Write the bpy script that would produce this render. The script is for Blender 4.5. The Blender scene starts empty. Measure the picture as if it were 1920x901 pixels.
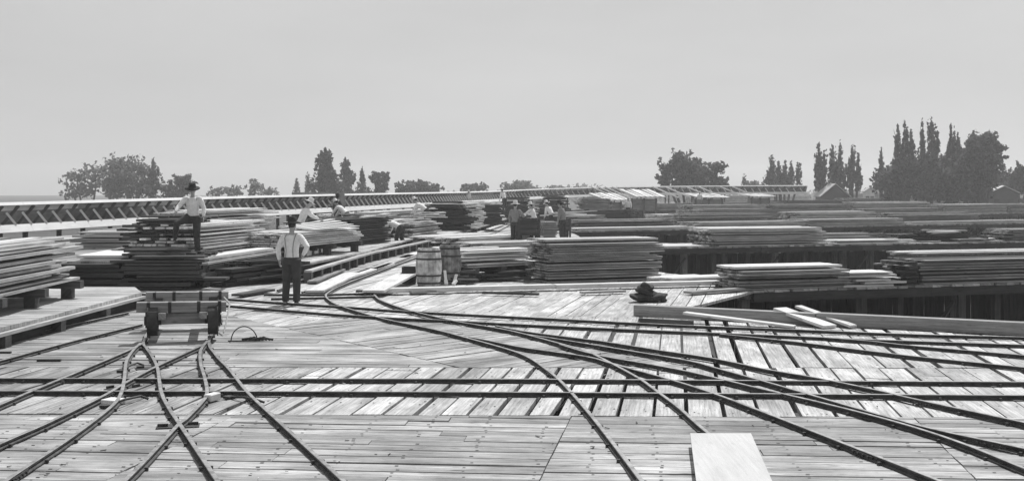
import bpy, bmesh, math, random
from mathutils import Vector, Matrix
from math import radians as R, sin, cos, pi, tan

random.seed(11)
S = bpy.context.scene
COL = S.collection
F, HZ, CAMZ = 2200.0, 354.0, 2.4          # focal length and horizon row of the photograph (1920 px wide), eye height

def P(px, py, z=0.0):                      # the point of the horizontal plane z seen at a pixel
    d = F * (CAMZ - z) / (py - HZ)
    return Vector(((px - 960) * d / F, d, z))
def XD(px, d): return (px - 960) * d / F
def ZD(py, d): return CAMZ - (py - HZ) * d / F

# ------------------------------------------------------------------ materials
MATS = {}
def wood(name, base, var=0.22, grain=0.35, stain=0.25, rough=0.85, fine=34.0, knots=0.45):
    m = bpy.data.materials.new(name); m.use_nodes = True
    nt = m.node_tree; N = nt.nodes; L = nt.links
    b = N['Principled BSDF']; b.inputs['Roughness'].default_value = rough
    b.inputs['Specular IOR Level'].default_value = 0.25
    uv = N.new('ShaderNodeUVMap'); uv.uv_map = 'UVMap'
    geo = N.new('ShaderNodeNewGeometry')
    off = N.new('ShaderNodeVectorMath'); off.operation = 'ADD'
    cmb = N.new('ShaderNodeCombineXYZ')
    mul = N.new('ShaderNodeMath'); mul.operation = 'MULTIPLY'; mul.inputs[1].default_value = 57.0
    L.new(geo.outputs['Random Per Island'], mul.inputs[0])
    L.new(mul.outputs[0], cmb.inputs[0]); L.new(mul.outputs[0], cmb.inputs[1])
    L.new(uv.outputs[0], off.inputs[0]); L.new(cmb.outputs[0], off.inputs[1])
    mp = N.new('ShaderNodeMapping'); mp.inputs['Scale'].default_value = (1.3, fine, 1)
    L.new(off.outputs[0], mp.inputs[0])
    n1 = N.new('ShaderNodeTexNoise'); n1.inputs['Scale'].default_value = 1.0; n1.inputs['Detail'].default_value = 5; n1.inputs['Roughness'].default_value = 0.65
    n1.inputs['Distortion'].default_value = 0.3
    L.new(mp.outputs[0], n1.inputs['Vector'])
    mp2 = N.new('ShaderNodeMapping'); mp2.inputs['Scale'].default_value = (1.1, 5.0, 1)
    L.new(off.outputs[0], mp2.inputs[0])
    n2 = N.new('ShaderNodeTexNoise'); n2.inputs['Scale'].default_value = 1.0; n2.inputs['Detail'].default_value = 4
    L.new(mp2.outputs[0], n2.inputs['Vector'])
    # knots and split marks
    mp3 = N.new('ShaderNodeMapping'); mp3.inputs['Scale'].default_value = (2.2, 7.0, 1)
    L.new(off.outputs[0], mp3.inputs[0])
    v = N.new('ShaderNodeTexVoronoi'); v.inputs['Scale'].default_value = 1.0
    L.new(mp3.outputs[0], v.inputs['Vector'])
    kr = N.new('ShaderNodeMapRange'); kr.inputs[1].default_value = 0.04; kr.inputs[2].default_value = 0.16
    kr.inputs[3].default_value = knots; kr.inputs[4].default_value = 1.0
    L.new(v.outputs['Distance'], kr.inputs[0])
    def mr(src, a, c, lo, hi):
        q = N.new('ShaderNodeMapRange'); q.inputs[1].default_value = a; q.inputs[2].default_value = c
        q.inputs[3].default_value = lo; q.inputs[4].default_value = hi; L.new(src, q.inputs[0]); return q.outputs[0]
    def mm(a, c):
        q = N.new('ShaderNodeMath'); q.operation = 'MULTIPLY'; L.new(a, q.inputs[0]); L.new(c, q.inputs[1]); return q.outputs[0]
    rv = mr(geo.outputs['Random Per Island'], 0, 1, 1 - var, 1 + var)
    g = mr(n1.outputs[0], 0.3, 0.68, 1 - grain, 1 + grain * 0.55)
    st = mr(n2.outputs[0], 0.32, 0.7, 1 - stain, 1 + stain * 0.6)
    tc = N.new('ShaderNodeTexCoord'); n4 = N.new('ShaderNodeTexNoise'); n4.inputs['Scale'].default_value = .55; n4.inputs['Detail'].default_value = 7; n4.inputs['Roughness'].default_value = .68
    L.new(tc.outputs['Object'], n4.inputs['Vector'])
    dirt = mr(n4.outputs[0], .38, .6, 1 - stain * .75, 1 + stain * .12)
    n5 = N.new('ShaderNodeTexNoise'); n5.inputs['Scale'].default_value = 1.0; n5.inputs['Detail'].default_value = 3
    mp5 = N.new('ShaderNodeMapping'); mp5.inputs['Scale'].default_value = (9, 60, 1); L.new(off.outputs[0], mp5.inputs[0]); L.new(mp5.outputs[0], n5.inputs['Vector'])
    fleck = mr(n5.outputs[0], .30, .42, 1 - grain * .8, 1.0)
    tot = mm(mm(mm(mm(mm(rv, g), st), kr.outputs[0]), dirt), fleck)
    fin = N.new('ShaderNodeMath'); fin.operation = 'MULTIPLY'; fin.inputs[1].default_value = base; fin.use_clamp = True
    L.new(tot, fin.inputs[0])
    cc = N.new('ShaderNodeCombineColor')
    for i in range(3): L.new(fin.outputs[0], cc.inputs[i])
    L.new(cc.outputs[0], b.inputs['Base Color'])
    bp = N.new('ShaderNodeBump'); bp.inputs['Strength'].default_value = 0.35; bp.inputs['Distance'].default_value = 0.01
    L.new(n1.outputs[0], bp.inputs['Height']); L.new(bp.outputs[0], b.inputs['Normal'])
    MATS[name] = m; return m
def plain(name, base, rough=0.8, var=0.15, scale=6.0, metal=0.0, spec=0.3, island=0.0):
    m = bpy.data.materials.new(name); m.use_nodes = True
    nt = m.node_tree; N = nt.nodes; L = nt.links
    b = N['Principled BSDF']; b.inputs['Roughness'].default_value = rough; b.inputs['Metallic'].default_value = metal
    b.inputs['Specular IOR Level'].default_value = spec
    tc = N.new('ShaderNodeTexCoord'); n = N.new('ShaderNodeTexNoise'); n.inputs['Scale'].default_value = scale; n.inputs['Detail'].default_value = 5
    L.new(tc.outputs['Object'], n.inputs['Vector'])
    q = N.new('ShaderNodeMapRange'); q.inputs[1].default_value = .3; q.inputs[2].default_value = .7
    q.inputs[3].default_value = base * (1 - var); q.inputs[4].default_value = base * (1 + var); L.new(n.outputs[0], q.inputs[0])
    o = q.outputs[0]
    if island:
        geo = N.new('ShaderNodeNewGeometry')
        w = N.new('ShaderNodeMapRange'); w.inputs[3].default_value = 1 - island; w.inputs[4].default_value = 1 + island
        L.new(geo.outputs['Random Per Island'], w.inputs[0])
        x = N.new('ShaderNodeMath'); x.operation = 'MULTIPLY'; L.new(o, x.inputs[0]); L.new(w.outputs[0], x.inputs[1]); o = x.outputs[0]
    cc = N.new('ShaderNodeCombineColor')
    for i in range(3): L.new(o, cc.inputs[i])
    L.new(cc.outputs[0], b.inputs['Base Color'])
    MATS[name] = m; return m

W_DECK = wood('weathered_deck', 0.385, 0.26, 0.55, 0.42)
W_PALE = wood('pale_deck', 0.505, 0.18, 0.45, 0.34)
W_FRESH = wood('fresh_lumber', 0.62, 0.22, 0.25, 0.2)
W_LUM = wood('stacked_lumber', 0.42, 0.5, 0.3, 0.25)
W_GREY = wood('grey_lumber', 0.27, 0.55, 0.35, 0.3)
W_DARK = wood('dark_lumber', 0.065, 0.4, 0.4, 0.3)
W_POST = wood('old_timber', 0.09, 0.45, 0.4, 0.35)
W_WHITE = wood('whitewashed_board', 0.62, 0.04, 0.09, 0.08, knots=.93)
W_SHEET = wood('pale_sheet', 0.50, 0.03, 0.10, 0.10, knots=.9)
W_BLACK = wood('black_timber_and_shade', 0.05, 0.4, 0.4, 0.3)  # near-black for dark piles; also stands for shade under docks and platforms
W_FLUME = wood('flume_board', 0.17, 0.25, 0.3, 0.3)
M_RAIL = plain('rusty_rail', 0.05, 0.75, 0.55, 11)
M_TOP = plain('worn_rail_head', 0.30, 0.35, 0.4, 9, 0.45)
M_IRON = plain('dark_iron', 0.035, 0.6, 0.4, 12)
M_SKIN = plain('skin', 0.33, 0.6, 0.06, 8)
M_SHIRT = plain('white_shirt', 0.74, 0.85, 0.07, 12)
for _m in (M_SHIRT,):
    _n = _m.node_tree.nodes; _l = _m.node_tree.links
    _w = _n.new('ShaderNodeTexNoise'); _w.inputs['Scale'].default_value = 11; _w.inputs['Distortion'].default_value = 1.5; _tc = _n.new('ShaderNodeTexCoord'); _l.new(_tc.outputs['Object'], _w.inputs['Vector'])
    _b = _n.new('ShaderNodeBump'); _b.inputs['Strength'].default_value = .9; _b.inputs['Distance'].default_value = .04; _l.new(_w.outputs[0], _b.inputs['Height']); _l.new(_b.outputs[0], _n['Principled BSDF'].inputs['Normal'])
M_GREYCLOTH = plain('grey_cloth', 0.22, 0.9, 0.15, 12)
M_TROUSER = plain('dark_trousers', 0.045, 0.9, 0.25, 9)
M_HATD = plain('dark_felt', 0.03, 0.9, 0.2, 15)
M_HATL = plain('straw', 0.62, 0.8, 0.12, 25)
M_LEATHER = plain('boot_leather', 0.03, 0.6, 0.2, 10)
M_TARP = plain('dark_tarpaulin', 0.03, 0.85, 0.5, 7)
M_BARREL = plain('stained_barrel', 0.44, 0.8, 0.5, 7, island=.28)
M_BARREL2 = plain('dark_barrel', 0.19, 0.8, 0.5, 9, island=.3)
M_EARTH = plain('bare_earth', 0.06, 0.95, 0.5, 0.25)
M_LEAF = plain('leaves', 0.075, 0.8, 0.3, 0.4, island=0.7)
M_LEAFP = plain('haze_pale_leaves', 0.16, 0.8, 0.3, 0.4, island=0.4)  # paler leaf tone stands for haze over the farther trees
for _m in (M_LEAF, M_LEAFP):                      # thin leaves let some light through
    _n = _m.node_tree.nodes; _l = _m.node_tree.links; _p = _n['Principled BSDF']; _t = _n.new('ShaderNodeBsdfTranslucent'); _x = _n.new('ShaderNodeMixShader'); _x.inputs[0].default_value = .4
    _l.new(_p.inputs['Base Color'].links[0].from_socket, _t.inputs[0]); _l.new(_p.outputs[0], _x.inputs[1]); _l.new(_t.outputs[0], _x.inputs[2]); _l.new(_x.outputs[0], _n['Material Output'].inputs[0])
M_BARK = plain('bark', 0.06, 0.9, 0.4, 3)
M_RAG = plain('white_rag', 0.75, 0.9, 0.1, 20)

# ------------------------------------------------------------------ mesh building
class MB:
    def __init__(s): s.v = []; s.f = []; s.uv = []; s.mi = []
    def add(s, vs, fs, uvs=None, mi=0):
        o = len(s.v); s.v += [tuple(v) for v in vs]
        for k, f in enumerate(fs):
            s.f.append([o + i for i in f]); s.mi.append(mi)
            s.uv.append(uvs[k] if uvs else [(0, 0)] * len(f))
    def box(s, c, size, M=None, mi=0):               # UV: u runs along the longest side
        h = [x / 2 for x in size]; c = Vector(c)
        ax = max(range(3), key=lambda i: size[i]); ot = [i for i in range(3) if i != ax]
        cs = [Vector((sx * h[0], sy * h[1], sz * h[2])) for sx in (-1, 1) for sy in (-1, 1) for sz in (-1, 1)]
        fs = [(0, 1, 3, 2), (4, 6, 7, 5), (0, 4, 5, 1), (2, 3, 7, 6), (0, 2, 6, 4), (1, 5, 7, 3)]
        r = random.random() * 50
        uvs = [[(cs[i][ax] + r, cs[i][ot[0]] + cs[i][ot[1]] + r) for i in f] for f in fs]
        vs = [(M @ v if M else v) + c for v in cs]
        s.add(vs, fs, uvs, mi)
    def beam(s, a, b, w, h, mi=0, up=(0, 0, 1)):     # timber from a to b, w wide, h high, centred on the line
        a, b = Vector(a), Vector(b); d = b - a; L = d.length
        if L < 1e-5: return
        x = d / L; u = Vector(up)
        if abs(x.dot(u)) > 0.98: u = Vector((1, 0, 0))
        y = u.cross(x).normalized(); z = x.cross(y)
        M = Matrix((x, y, z)).transposed()
        s.box((a + b) / 2, (L, w, h), M, mi)
    def tube(s, path, rad, seg=10, mi=0, side=None, caps=True):   # rad: number or (a,b) per point
        pts = [Vector(p) for p in path]; n = len(pts)
        if not isinstance(rad, (list, tuple)): rad = [rad] * n
        vs = []; fs = []
        prev = None
        for i, p in enumerate(pts):
            t = (pts[min(i + 1, n - 1)] - pts[max(i - 1, 0)]).normalized()
            if side is not None: x = Vector(side)
            elif prev is not None: x = prev
            else: x = Vector((1, 0, 0)) if abs(t.x) < 0.8 else Vector((0, 1, 0))
            x = (x - t * x.dot(t)).normalized(); prev = x
            y = t.cross(x)
            a, b = rad[i] if isinstance(rad[i], (list, tuple)) else (rad[i], rad[i])
            for k in range(seg):
                an = 2 * pi * k / seg
                vs.append(p + x * (cos(an) * a) + y * (sin(an) * b))
        for i in range(n - 1):
            for k in range(seg):
                k2 = (k + 1) % seg
                fs.append((i * seg + k, i * seg + k2, (i + 1) * seg + k2, (i + 1) * seg + k))
        if caps:
            fs.append(tuple(reversed(range(seg)))); fs.append(tuple((n - 1) * seg + k for k in range(seg)))
        s.add(vs, fs, None, mi)
    def blob(s, c, r, seg=12, rings=8, mi=0, M=None):
        c = Vector(c); vs = []; fs = []
        vs.append(Vector((0, 0, -r[2])))
        for i in range(1, rings):
            th = -pi / 2 + pi * i / rings
            for k in range(seg):
                an = 2 * pi * k / seg
                vs.append(Vector((r[0] * cos(th) * cos(an), r[1] * cos(th) * sin(an), r[2] * sin(th))))
        vs.append(Vector((0, 0, r[2])))
        for k in range(seg): fs.append((0, 1 + (k + 1) % seg, 1 + k))
        for i in range(rings - 2):
            for k in range(seg):
                k2 = (k + 1) % seg; a = 1 + i * seg
                fs.append((a + k, a + k2, a + seg + k2, a + seg + k))
        e = len(vs) - 1; a = 1 + (rings - 2) * seg
        for k in range(seg): fs.append((a + k, a + (k + 1) % seg, e))
        s.add([(M @ v if M else v) + c for v in vs], fs, None, mi)
    def lathe(s, prof, seg=24, c=(0, 0, 0), mi=0, M=None):   # prof: (radius, z)
        c = Vector(c); vs = []; fs = []; n = len(prof)
        for (r, z) in prof:
            for k in range(seg):
                an = 2 * pi * k / seg; vs.append(Vector((r * cos(an), r * sin(an), z)))
        uvs = []
        for i in range(n - 1):
            for k in range(seg):
                k2 = (k + 1) % seg
                fs.append((i * seg + k, i * seg + k2, (i + 1) * seg + k2, (i + 1) * seg + k))
                uvs.append([(prof[i][1], k * .1), (prof[i][1], k * .1 + .1), (prof[i + 1][1], k * .1 + .1), (prof[i + 1][1], k * .1)])
        s.add([(M @ v if M else v) + c for v in vs], fs, uvs, mi)
    def build(s, name, mats, parent=None, smooth=False):
        me = bpy.data.meshes.new(name)
        me.from_pydata(s.v, [], s.f)
        ul = me.uv_layers.new(name='UVMap')
        flat = [c for f in s.uv for p in f for c in p]
        ul.data.foreach_set('uv', flat)
        for m in (mats if isinstance(mats, (list, tuple)) else [mats]): me.materials.append(m)
        me.polygons.foreach_set('material_index', s.mi)
        if smooth: me.polygons.foreach_set('use_smooth', [True] * len(me.polygons))
        me.update()
        o = bpy.data.objects.new(name, me); COL.objects.link(o)
        if parent: o.parent = parent
        return o

def tag(o, label, cat, group=None, kind=None):
    o['label'] = label; o['category'] = cat
    if group: o['group'] = group
    if kind: o['kind'] = kind
    return o
def struct(o, kind='structure'): o['kind'] = kind; return o
def thing(name, label, cat, loc=(0, 0, 0), rz=0.0, group=None):
    o = bpy.data.objects.new(name, None); COL.objects.link(o)
    o.location = loc; o.rotation_euler = (0, 0, rz); o.empty_display_size = .2
    return tag(o, label, cat, group)

# ------------------------------------------------------------------ plank fields (real boards with gaps)
def clip(poly, cl):
    out = poly
    n = len(cl)
    for i in range(n):
        a, b = cl[i], cl[(i + 1) % n]
        inp, out = out, []
        if not inp: break
        e = b - a
        def side(p): return e.x * (p.y - a.y) - e.y * (p.x - a.x)
        for j in range(len(inp)):
            p, q = inp[j], inp[(j + 1) % len(inp)]
            sp, sq = side(p), side(q)
            if sp >= 0: out.append(p)
            if (sp >= 0) != (sq >= 0):
                t = sp / (sp - sq); out.append(p + (q - p) * t)
    return out
def V2(p): return Vector((p[0], p[1]))
def field(name, poly, ang, w, gap, mat, z=0.0, length=(3.5, 5.5), th=0.06, aligned=None, gapvar=0.8, zj=0.006, parent=None, nails=0):
    pl = [V2(p) for p in poly]
    ar = sum(pl[i].x * pl[(i + 1) % len(pl)].y - pl[(i + 1) % len(pl)].x * pl[i].y for i in range(len(pl)))
    if ar < 0: pl.reverse()
    u = Vector((cos(R(ang)), sin(R(ang)))); v = Vector((-u.y, u.x))
    us = [p.dot(u) for p in pl]; vs = [p.dot(v) for p in pl]
    m = MB(); vv = min(vs)
    while vv < max(vs):
        ww = w * random.uniform(0.82, 1.15); g = gap * random.uniform(1 - gapvar, 1 + gapvar)
        uu = min(us) - random.random() * 3
        if aligned is not None: uu = aligned
        while uu < max(us):
            L = random.uniform(*length)
            e = .004
            wob = [random.uniform(-.006, .006) for _ in range(4)]
            q = [u * (uu + e) + v * (vv + wob[0]), u * (uu + L - e) + v * (vv + wob[1]),
                 u * (uu + L - e) + v * (vv + ww - g + wob[2]), u * (uu + e) + v * (vv + ww - g + wob[3])]
            c = clip(q, pl)
            if len(c) >= 3:
                zz = z + random.uniform(-zj, zj); n = len(c); r = random.random() * 40
                tilt = random.uniform(-zj, zj)
                top = [(p.x, p.y, zz + tilt * ((p.dot(v) - vv) / ww - .5)) for p in c]
                bot = [(p.x, p.y, zz - th) for p in c]
                fs = [tuple(range(n))] + [(i, i + n, (i + 1) % n + n, (i + 1) % n) for i in range(n)]
                uvp = [(p.dot(u) + r, p.dot(v) + r) for p in c]
                uvs = [uvp] + [[uvp[i], uvp[i], uvp[(i + 1) % n], uvp[(i + 1) % n]] for i in range(n)]
                m.add(top + bot, fs, uvs)
                if nails:                               # nail heads over the joists
                    k0 = math.floor(uu / nails)
                    for kk in range(k0, k0 + int(L / nails) + 2):
                        for fv in (.18, .8):
                            if random.random() < .25: continue
                            p = u * (kk * nails + random.uniform(-.03, .03)) + v * (vv + (ww - g) * fv + random.uniform(-.015, .015)); h = random.uniform(.006, .011)
                            qq = clip([p + u * -h * 1.6 - v * h, p + u * h * 1.6 - v * h, p + u * h * 1.6 + v * h, p - u * h * 1.6 + v * h], c)
                            if len(qq) == 4: m.add([(a_.x, a_.y, zz + .005) for a_ in qq], [(0, 1, 2, 3)], None, 1)
            uu += L
        vv += ww
    o = m.build(name, [mat, M_IRON], parent)
    return o
TA = tan(R(8.3))
def seam(x0, y, yb=9.65): return (x0 + (y - yb) * TA, y)
# near boards running left-right, ends meeting on common seams
nb = [(-16, -5.5), (-6.95, -5.0), (-3.35, -4.6), (.22, -3.8), (3.82, -2.8), (7.4, -2.6), (14, 0)]
for i in range(len(nb) - 1):
    a, b = nb[i][0], nb[i + 1][0]
    struct(field('plank_deck', [seam(a, 3.5), seam(b - .012, 3.5), (b - .012 + 2.85 * TA, 12.42 - .018 * b), (a + 2.85 * TA, 12.42 - .018 * a)],
                 nb[i][1], .235, .017, W_DECK, length=(2.5, 5) if i in (1, 2) else (3.0, 8.0), nails=.6))
# boards laid across the long straight track
struct(field('plank_deck', [(-16, 12.75), (-3.2, 12.52), (-2.55, 15.78), (-16, 15.98)], 81.7, .33, .026, W_DECK, length=(5, 6), nails=.8))
struct(field('plank_deck', [(-3.18, 12.52), (.4, 12.45), (.95, 15.76), (-2.53, 15.78)], 81.7, .34, .036, W_PALE, length=(5, 6), nails=.8))
struct(field('plank_deck', [(.42, 12.45), (14, 12.12), (15, 15.68), (.97, 15.76)], 82.0, .37, .048, W_PALE, length=(5, 6), gapvar=.7, nails=.8))
# open boards beyond, under the fan of tracks
struct(field('plank_deck', [(2.45, 15.78), (14.8, 15.72), (2.35, 22.1), (.0, 22.1), (-.08, 19.9)], 82.0, .385, .052, W_PALE, length=(6, 7), gapvar=.7, nails=1.1))
# diagonal tight boards between the seam and the fan
struct(field('plank_deck', [(-.70, 15.8), (2.43, 15.78), (-.1, 19.9), (-2.62, 22.2), (-4.13, 20.6)], 45, .22, .008, W_DECK, length=(2, 4)))
# tight boards left
struct(field('plank_deck', [(-16, 16.0), (-.74, 15.8), (-7.44, 25.2), (-16, 25.2)], -2.5, .25, .015, W_DECK, length=(3, 6)))
# boards beyond the far track, up to the kerb and the piles
struct(field('plank_deck', [(-9.6, 22.2), (-4.2, 20.7), (1.45, 20.4), (2.5, 22.12), (3.7, 24.1), (5.72, 27.8), (6.2, 28.9), (5.6, 31.4), (3.3, 36), (-9.6, 36)], 78, .33, .014, W_PALE, z=-.014, length=(3, 6)))
struct(field('plank_deck', [(-7.4, 36.03), (3.3, 36.03), (3.4, 60), (2.0, 110), (-1.0, 110)], 74, .32, .014, W_LUM, length=(4, 7)))

# joists below the near deck
m = MB()
for k in range(14):
    m.beam((-14 + k * 2, 3.5, -.21), (-14 + k * 2 + 1.4, 21.5 - max(0, k - 8) * .55, -.21), .2, .28)
struct(m.build('deck_joists', W_POST))

# ground
m = MB(); m.add([(-700, -80, -2.6), (700, -80, -2.6), (700, 900, -2.6), (-700, 900, -2.6)], [(0, 1, 2, 3)])
struct(m.build('ground', M_EARTH))

# ------------------------------------------------------------------ rails
def smooth_path(pts, n=8):
    out = []
    for i in range(len(pts) - 1):
        p0, p1, p2, p3 = pts[max(i - 1, 0)], pts[i], pts[i + 1], pts[min(i + 2, len(pts) - 1)]
        for k in range(n):
            t = k / n
            out.append(0.5 * ((2 * p1) + (p2 - p0) * t + (2 * p0 - 5 * p1 + 4 * p2 - p3) * t * t + (3 * p1 - p0 - 3 * p2 + p3) * t ** 3))
    out.append(pts[-1]); return out
NRAIL = [0]
def rail(pix, parent, hgt=.053):
    NRAIL[0] += 1
    dz = (NRAIL[0] % 9) * .0011
    pts = smooth_path([Vector((q.x, q.y, 0)) for q in (P(x, y, .035) for x, y in pix)])
    # drop points that bunch up
    q = [pts[0]]
    for p in pts[1:]:
        if (p - q[-1]).length > .12: q.append(p)
    pts = q
    prof = [(-.036, .0), (-.036, .010), (-.010, .018), (-.010, hgt - .024), (-.021, hgt - .018), (-.021, hgt - .003), (-.017, hgt), (.017, hgt), (.021, hgt - .003), (.021, hgt - .018), (.010, hgt - .024), (.010, .018), (.036, .010), (.036, .0)]
    K = len(prof); m = MB(); vs = []; n = len(pts)
    for i, p in enumerate(pts):
        t = (pts[min(i + 1, n - 1)] - pts[max(i - 1, 0)]).normalized(); s = Vector((t.y, -t.x, 0))
        for (x, z) in prof: vs.append(p + s * x + Vector((0, 0, z + dz + .006)))
    a, b = [], []
    for i in range(n - 1):
        for k in range(K - 1):
            f = (i * K + k, (i + 1) * K + k, (i + 1) * K + k + 1, i * K + k + 1)
            (b if k in (5, 6, 7) else a).append(f)
    o = 0
    m.add(vs, a + [tuple(range(K)), tuple(reversed(range((n - 1) * K, n * K)))])
    m.mi = [0] * len(m.f)
    for f in b: m.f.append(list(f)); m.uv.append([(0, 0)] * 4); m.mi.append(1)
    acc = 0.0; nxt = .3; sides = []
    for i in range(1, n):
        acc += (pts[i] - pts[i - 1]).length
        if acc > nxt and pts[i].y < 21:
            t = (pts[i] - pts[i - 1]).normalized(); sd = Vector((t.y, -t.x, 0)); nxt = acc + random.uniform(.5, .75)
            for q in (-1, 1):
                m.box(pts[i] + sd * q * .043 + Vector((0, 0, .018)), (.028, .03, .03), Matrix.Rotation(math.atan2(t.y, t.x), 3, 'Z'))
    o = m.build('rail', [M_RAIL, M_TOP], parent)
    acc = 0.0; nxt = random.uniform(1.5, 5)
    for i in range(1, n - 1):                         # joint plates bolted to the web
        acc += (pts[i] - pts[i - 1]).length
        if acc > nxt and pts[i].y < 26:
            nxt = acc + random.uniform(5, 7.5); t = (pts[i + 1] - pts[i - 1]).normalized(); sd = Vector((t.y, -t.x, 0)); j = MB()
            for q in (-1, 1):
                j.box(pts[i] + sd * q * .020 + Vector((0, 0, .03)), (.36, .02, .034), Matrix.Rotation(math.atan2(t.y, t.x), 3, 'Z'))
                for b_ in (-.12, -.04, .04, .12): j.box(pts[i] + sd * q * .034 + t * b_ + Vector((0, 0, .03)), (.02, .012, .02), Matrix.Rotation(math.atan2(t.y, t.x), 3, 'Z'))
            j.build('joint_plate', M_IRON, o)
    return o
def track(label, *paths, group='tracks laid on the plank deck'):
    c = P(*paths[0][len(paths[0]) // 2])
    t = thing('rail_track', label, 'railway track', (0, 0, 0), 0, group)
    for p in paths: rail(p, t)
    return t
track('long straight track running level across the whole deck from edge to edge',
      [(-200, 710), (0, 711.5), (480, 712.5), (960, 713), (1440, 716), (1920, 718.5), (2120, 719.5)],
      [(-200, 734), (0, 735.5), (480, 736.5), (960, 738), (1440, 741), (1920, 744), (2120, 745)])
track('track under the push cart with a kinked left rail and smooth right rail',
      [(292, 598), (270, 640), (275, 655), (284, 668), (295, 692), (302, 737), (318, 770), (336, 797), (404, 900), (440, 960)],
      [(415, 598), (392, 640), (404, 667), (430, 695), (466, 740), (530, 800), (638, 900), (700, 960)])
track('curved branch track that bends left of the cart and runs off the lower left corner',
      [(264, 645), (249, 660), (237, 680), (233, 713), (227, 740), (209, 765), (134, 823), (19, 900), (-60, 960)],
      [(388, 642), (376, 660), (376, 684), (384, 712), (388, 740), (378, 758), (346, 791), (334, 800), (281, 858), (240, 900), (180, 960)])
track('diverging track slanting from the cart to the left edge across the straight track',
      [(268, 646), (235, 662), (140, 702.5), (72, 731), (0, 762), (-100, 806)],
      [(385, 647), (357, 660), (289, 692), (235, 721), (195, 745), (91, 796), (0, 836), (-90, 880)])
track('track close beside the left loading dock, worn flush with the deck',
      [(-80, 660), (0, 641), (120, 613), (240, 587)], [(-80, 697), (0, 678), (140, 640), (266, 609)])
track('long S-shaped track sweeping from the lumber alley to the white board',
      [(960, 415), (900, 440), (800, 476), (700, 513), (640, 536), (616, 549), (611, 556), (618, 564), (634, 573), (680, 588), (728, 601), (813, 619), (860, 631), (953, 657), (993, 673), (1021, 692), (1045, 711), (1071, 738), (1120, 796), (1199, 900), (1240, 960)],
      [(965, 416), (925, 438), (850, 468), (780, 499), (725, 525), (702, 538), (698, 546), (704, 556), (716, 565), (760, 581), (813, 594.5), (860, 605), (953, 621), (1046, 645), (1100, 661), (1142, 681), (1197, 711), (1233, 737), (1273, 767), (1318, 807), (1385, 860), (1430, 900)])
track('turnout track leaving the S-shaped one for the lower right corner',
      [(880, 634), (913, 640), (980, 653.5), (1100, 671), (1150, 685), (1249, 712), (1334, 739), (1440, 779), (1600, 842), (1747, 900), (1900, 965)],
      [(1050, 648), (1120, 668), (1227, 687), (1294, 700), (1358, 715), (1440, 735), (1547, 760), (1681, 795), (1796, 832), (1920, 882), (2060, 940)])
track('right-hand turnout track ending at the right edge below the straight track',
      [(985, 629), (1046, 638), (1180, 660), (1291, 679), (1340, 692), (1440, 720), (1501, 738), (1600, 767), (1681, 790), (1761, 811), (1920, 845), (2050, 875)],
      [(930, 613), (993, 625), (1126, 642), (1241, 660), (1334, 674), (1440, 696), (1528, 711), (1654, 737), (1707, 750), (1920, 796), (2060, 826)])
track('upper track passing behind the cart and along the timber kerb to the right edge',
      [(262, 552), (350, 557), (440, 562.5), (541, 570), (653, 577), (760, 585), (920, 593.5), (1020, 598.5), (1196, 608), (1340, 614.5), (1476, 619.5), (1697, 628.5), (1920, 634.5), (2100, 640)],
      [(268, 563), (350, 568), (440, 574.5), (610, 588.5), (722, 596), (840, 602), (961, 608.5), (1086, 614.5), (1196, 619.5), (1340, 625.5), (1520, 633), (1631, 638), (1920, 648), (2100, 653)])
track('short branch of the upper track splitting off toward the right edge',
      [(1540, 634), (1631, 641), (1697, 648.5), (1920, 668), (2100, 686)],
      [(1350, 628), (1421, 635), (1476, 641), (1520, 646), (1697, 668), (1920, 691), (2100, 713)])
track('short cross track behind the man with the dark hat',
      [(495, 552.5), (610, 552.5), (690, 549.5)], [(508, 560.5), (610, 558.5), (702, 556)])
track('second alley track running back along the docks beside the S-shaped one',
      [(520, 545), (575, 523), (680, 487), (800, 457), (900, 427)], [(566, 549), (640, 521), (740, 487), (830, 460), (915, 430)])

# small blocks, bars and switch fittings lying by the rails
def block(name, label, cat, px, py, size, rz, mat, z=0.0, tilt=0.0, group=None):
    m = MB(); m.box((0, 0, size[2] / 2), size)
    # worn corners: one chamfer strip on top
    o = m.build(name, mat); p = P(px, py, z); o.location = p; o.rotation_euler = (tilt, 0, rz)
    bm = bmesh.new(); bm.from_mesh(o.data)
    bmesh.ops.bevel(bm, geom=bm.edges[:], offset=min(size) * .12, segments=1, affect='EDGES'); bm.to_mesh(o.data); bm.free()
    return tag(o, label, cat, group)
block('wooden_block', 'small white block of wood on the branch rail right of the crossing', 'block', 398, 750, (.10, .20, .08), R(-20), W_WHITE, .01)
block('wooden_block', 'pale block wedged under the curved rail left of the crossing', 'block', 212, 757, (.2, .18, .06), R(-20), W_FRESH, .0)
block('iron_bar', 'flat dark iron bar lying alone on the left planks', 'bar', 92, 676.5, (.33, .05, .03), R(2), M_IRON)
block('iron_bar', 'short dark iron bar at the left edge below the dock', 'bar', 8, 662, (.2, .05, .03), R(2), M_IRON)
block('timber_offcut', 'short dark timber offcut between the S-track rails near the barrels', 'timber', 681, 551.5, (.33, .2, .1), R(3), W_DARK)
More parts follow.
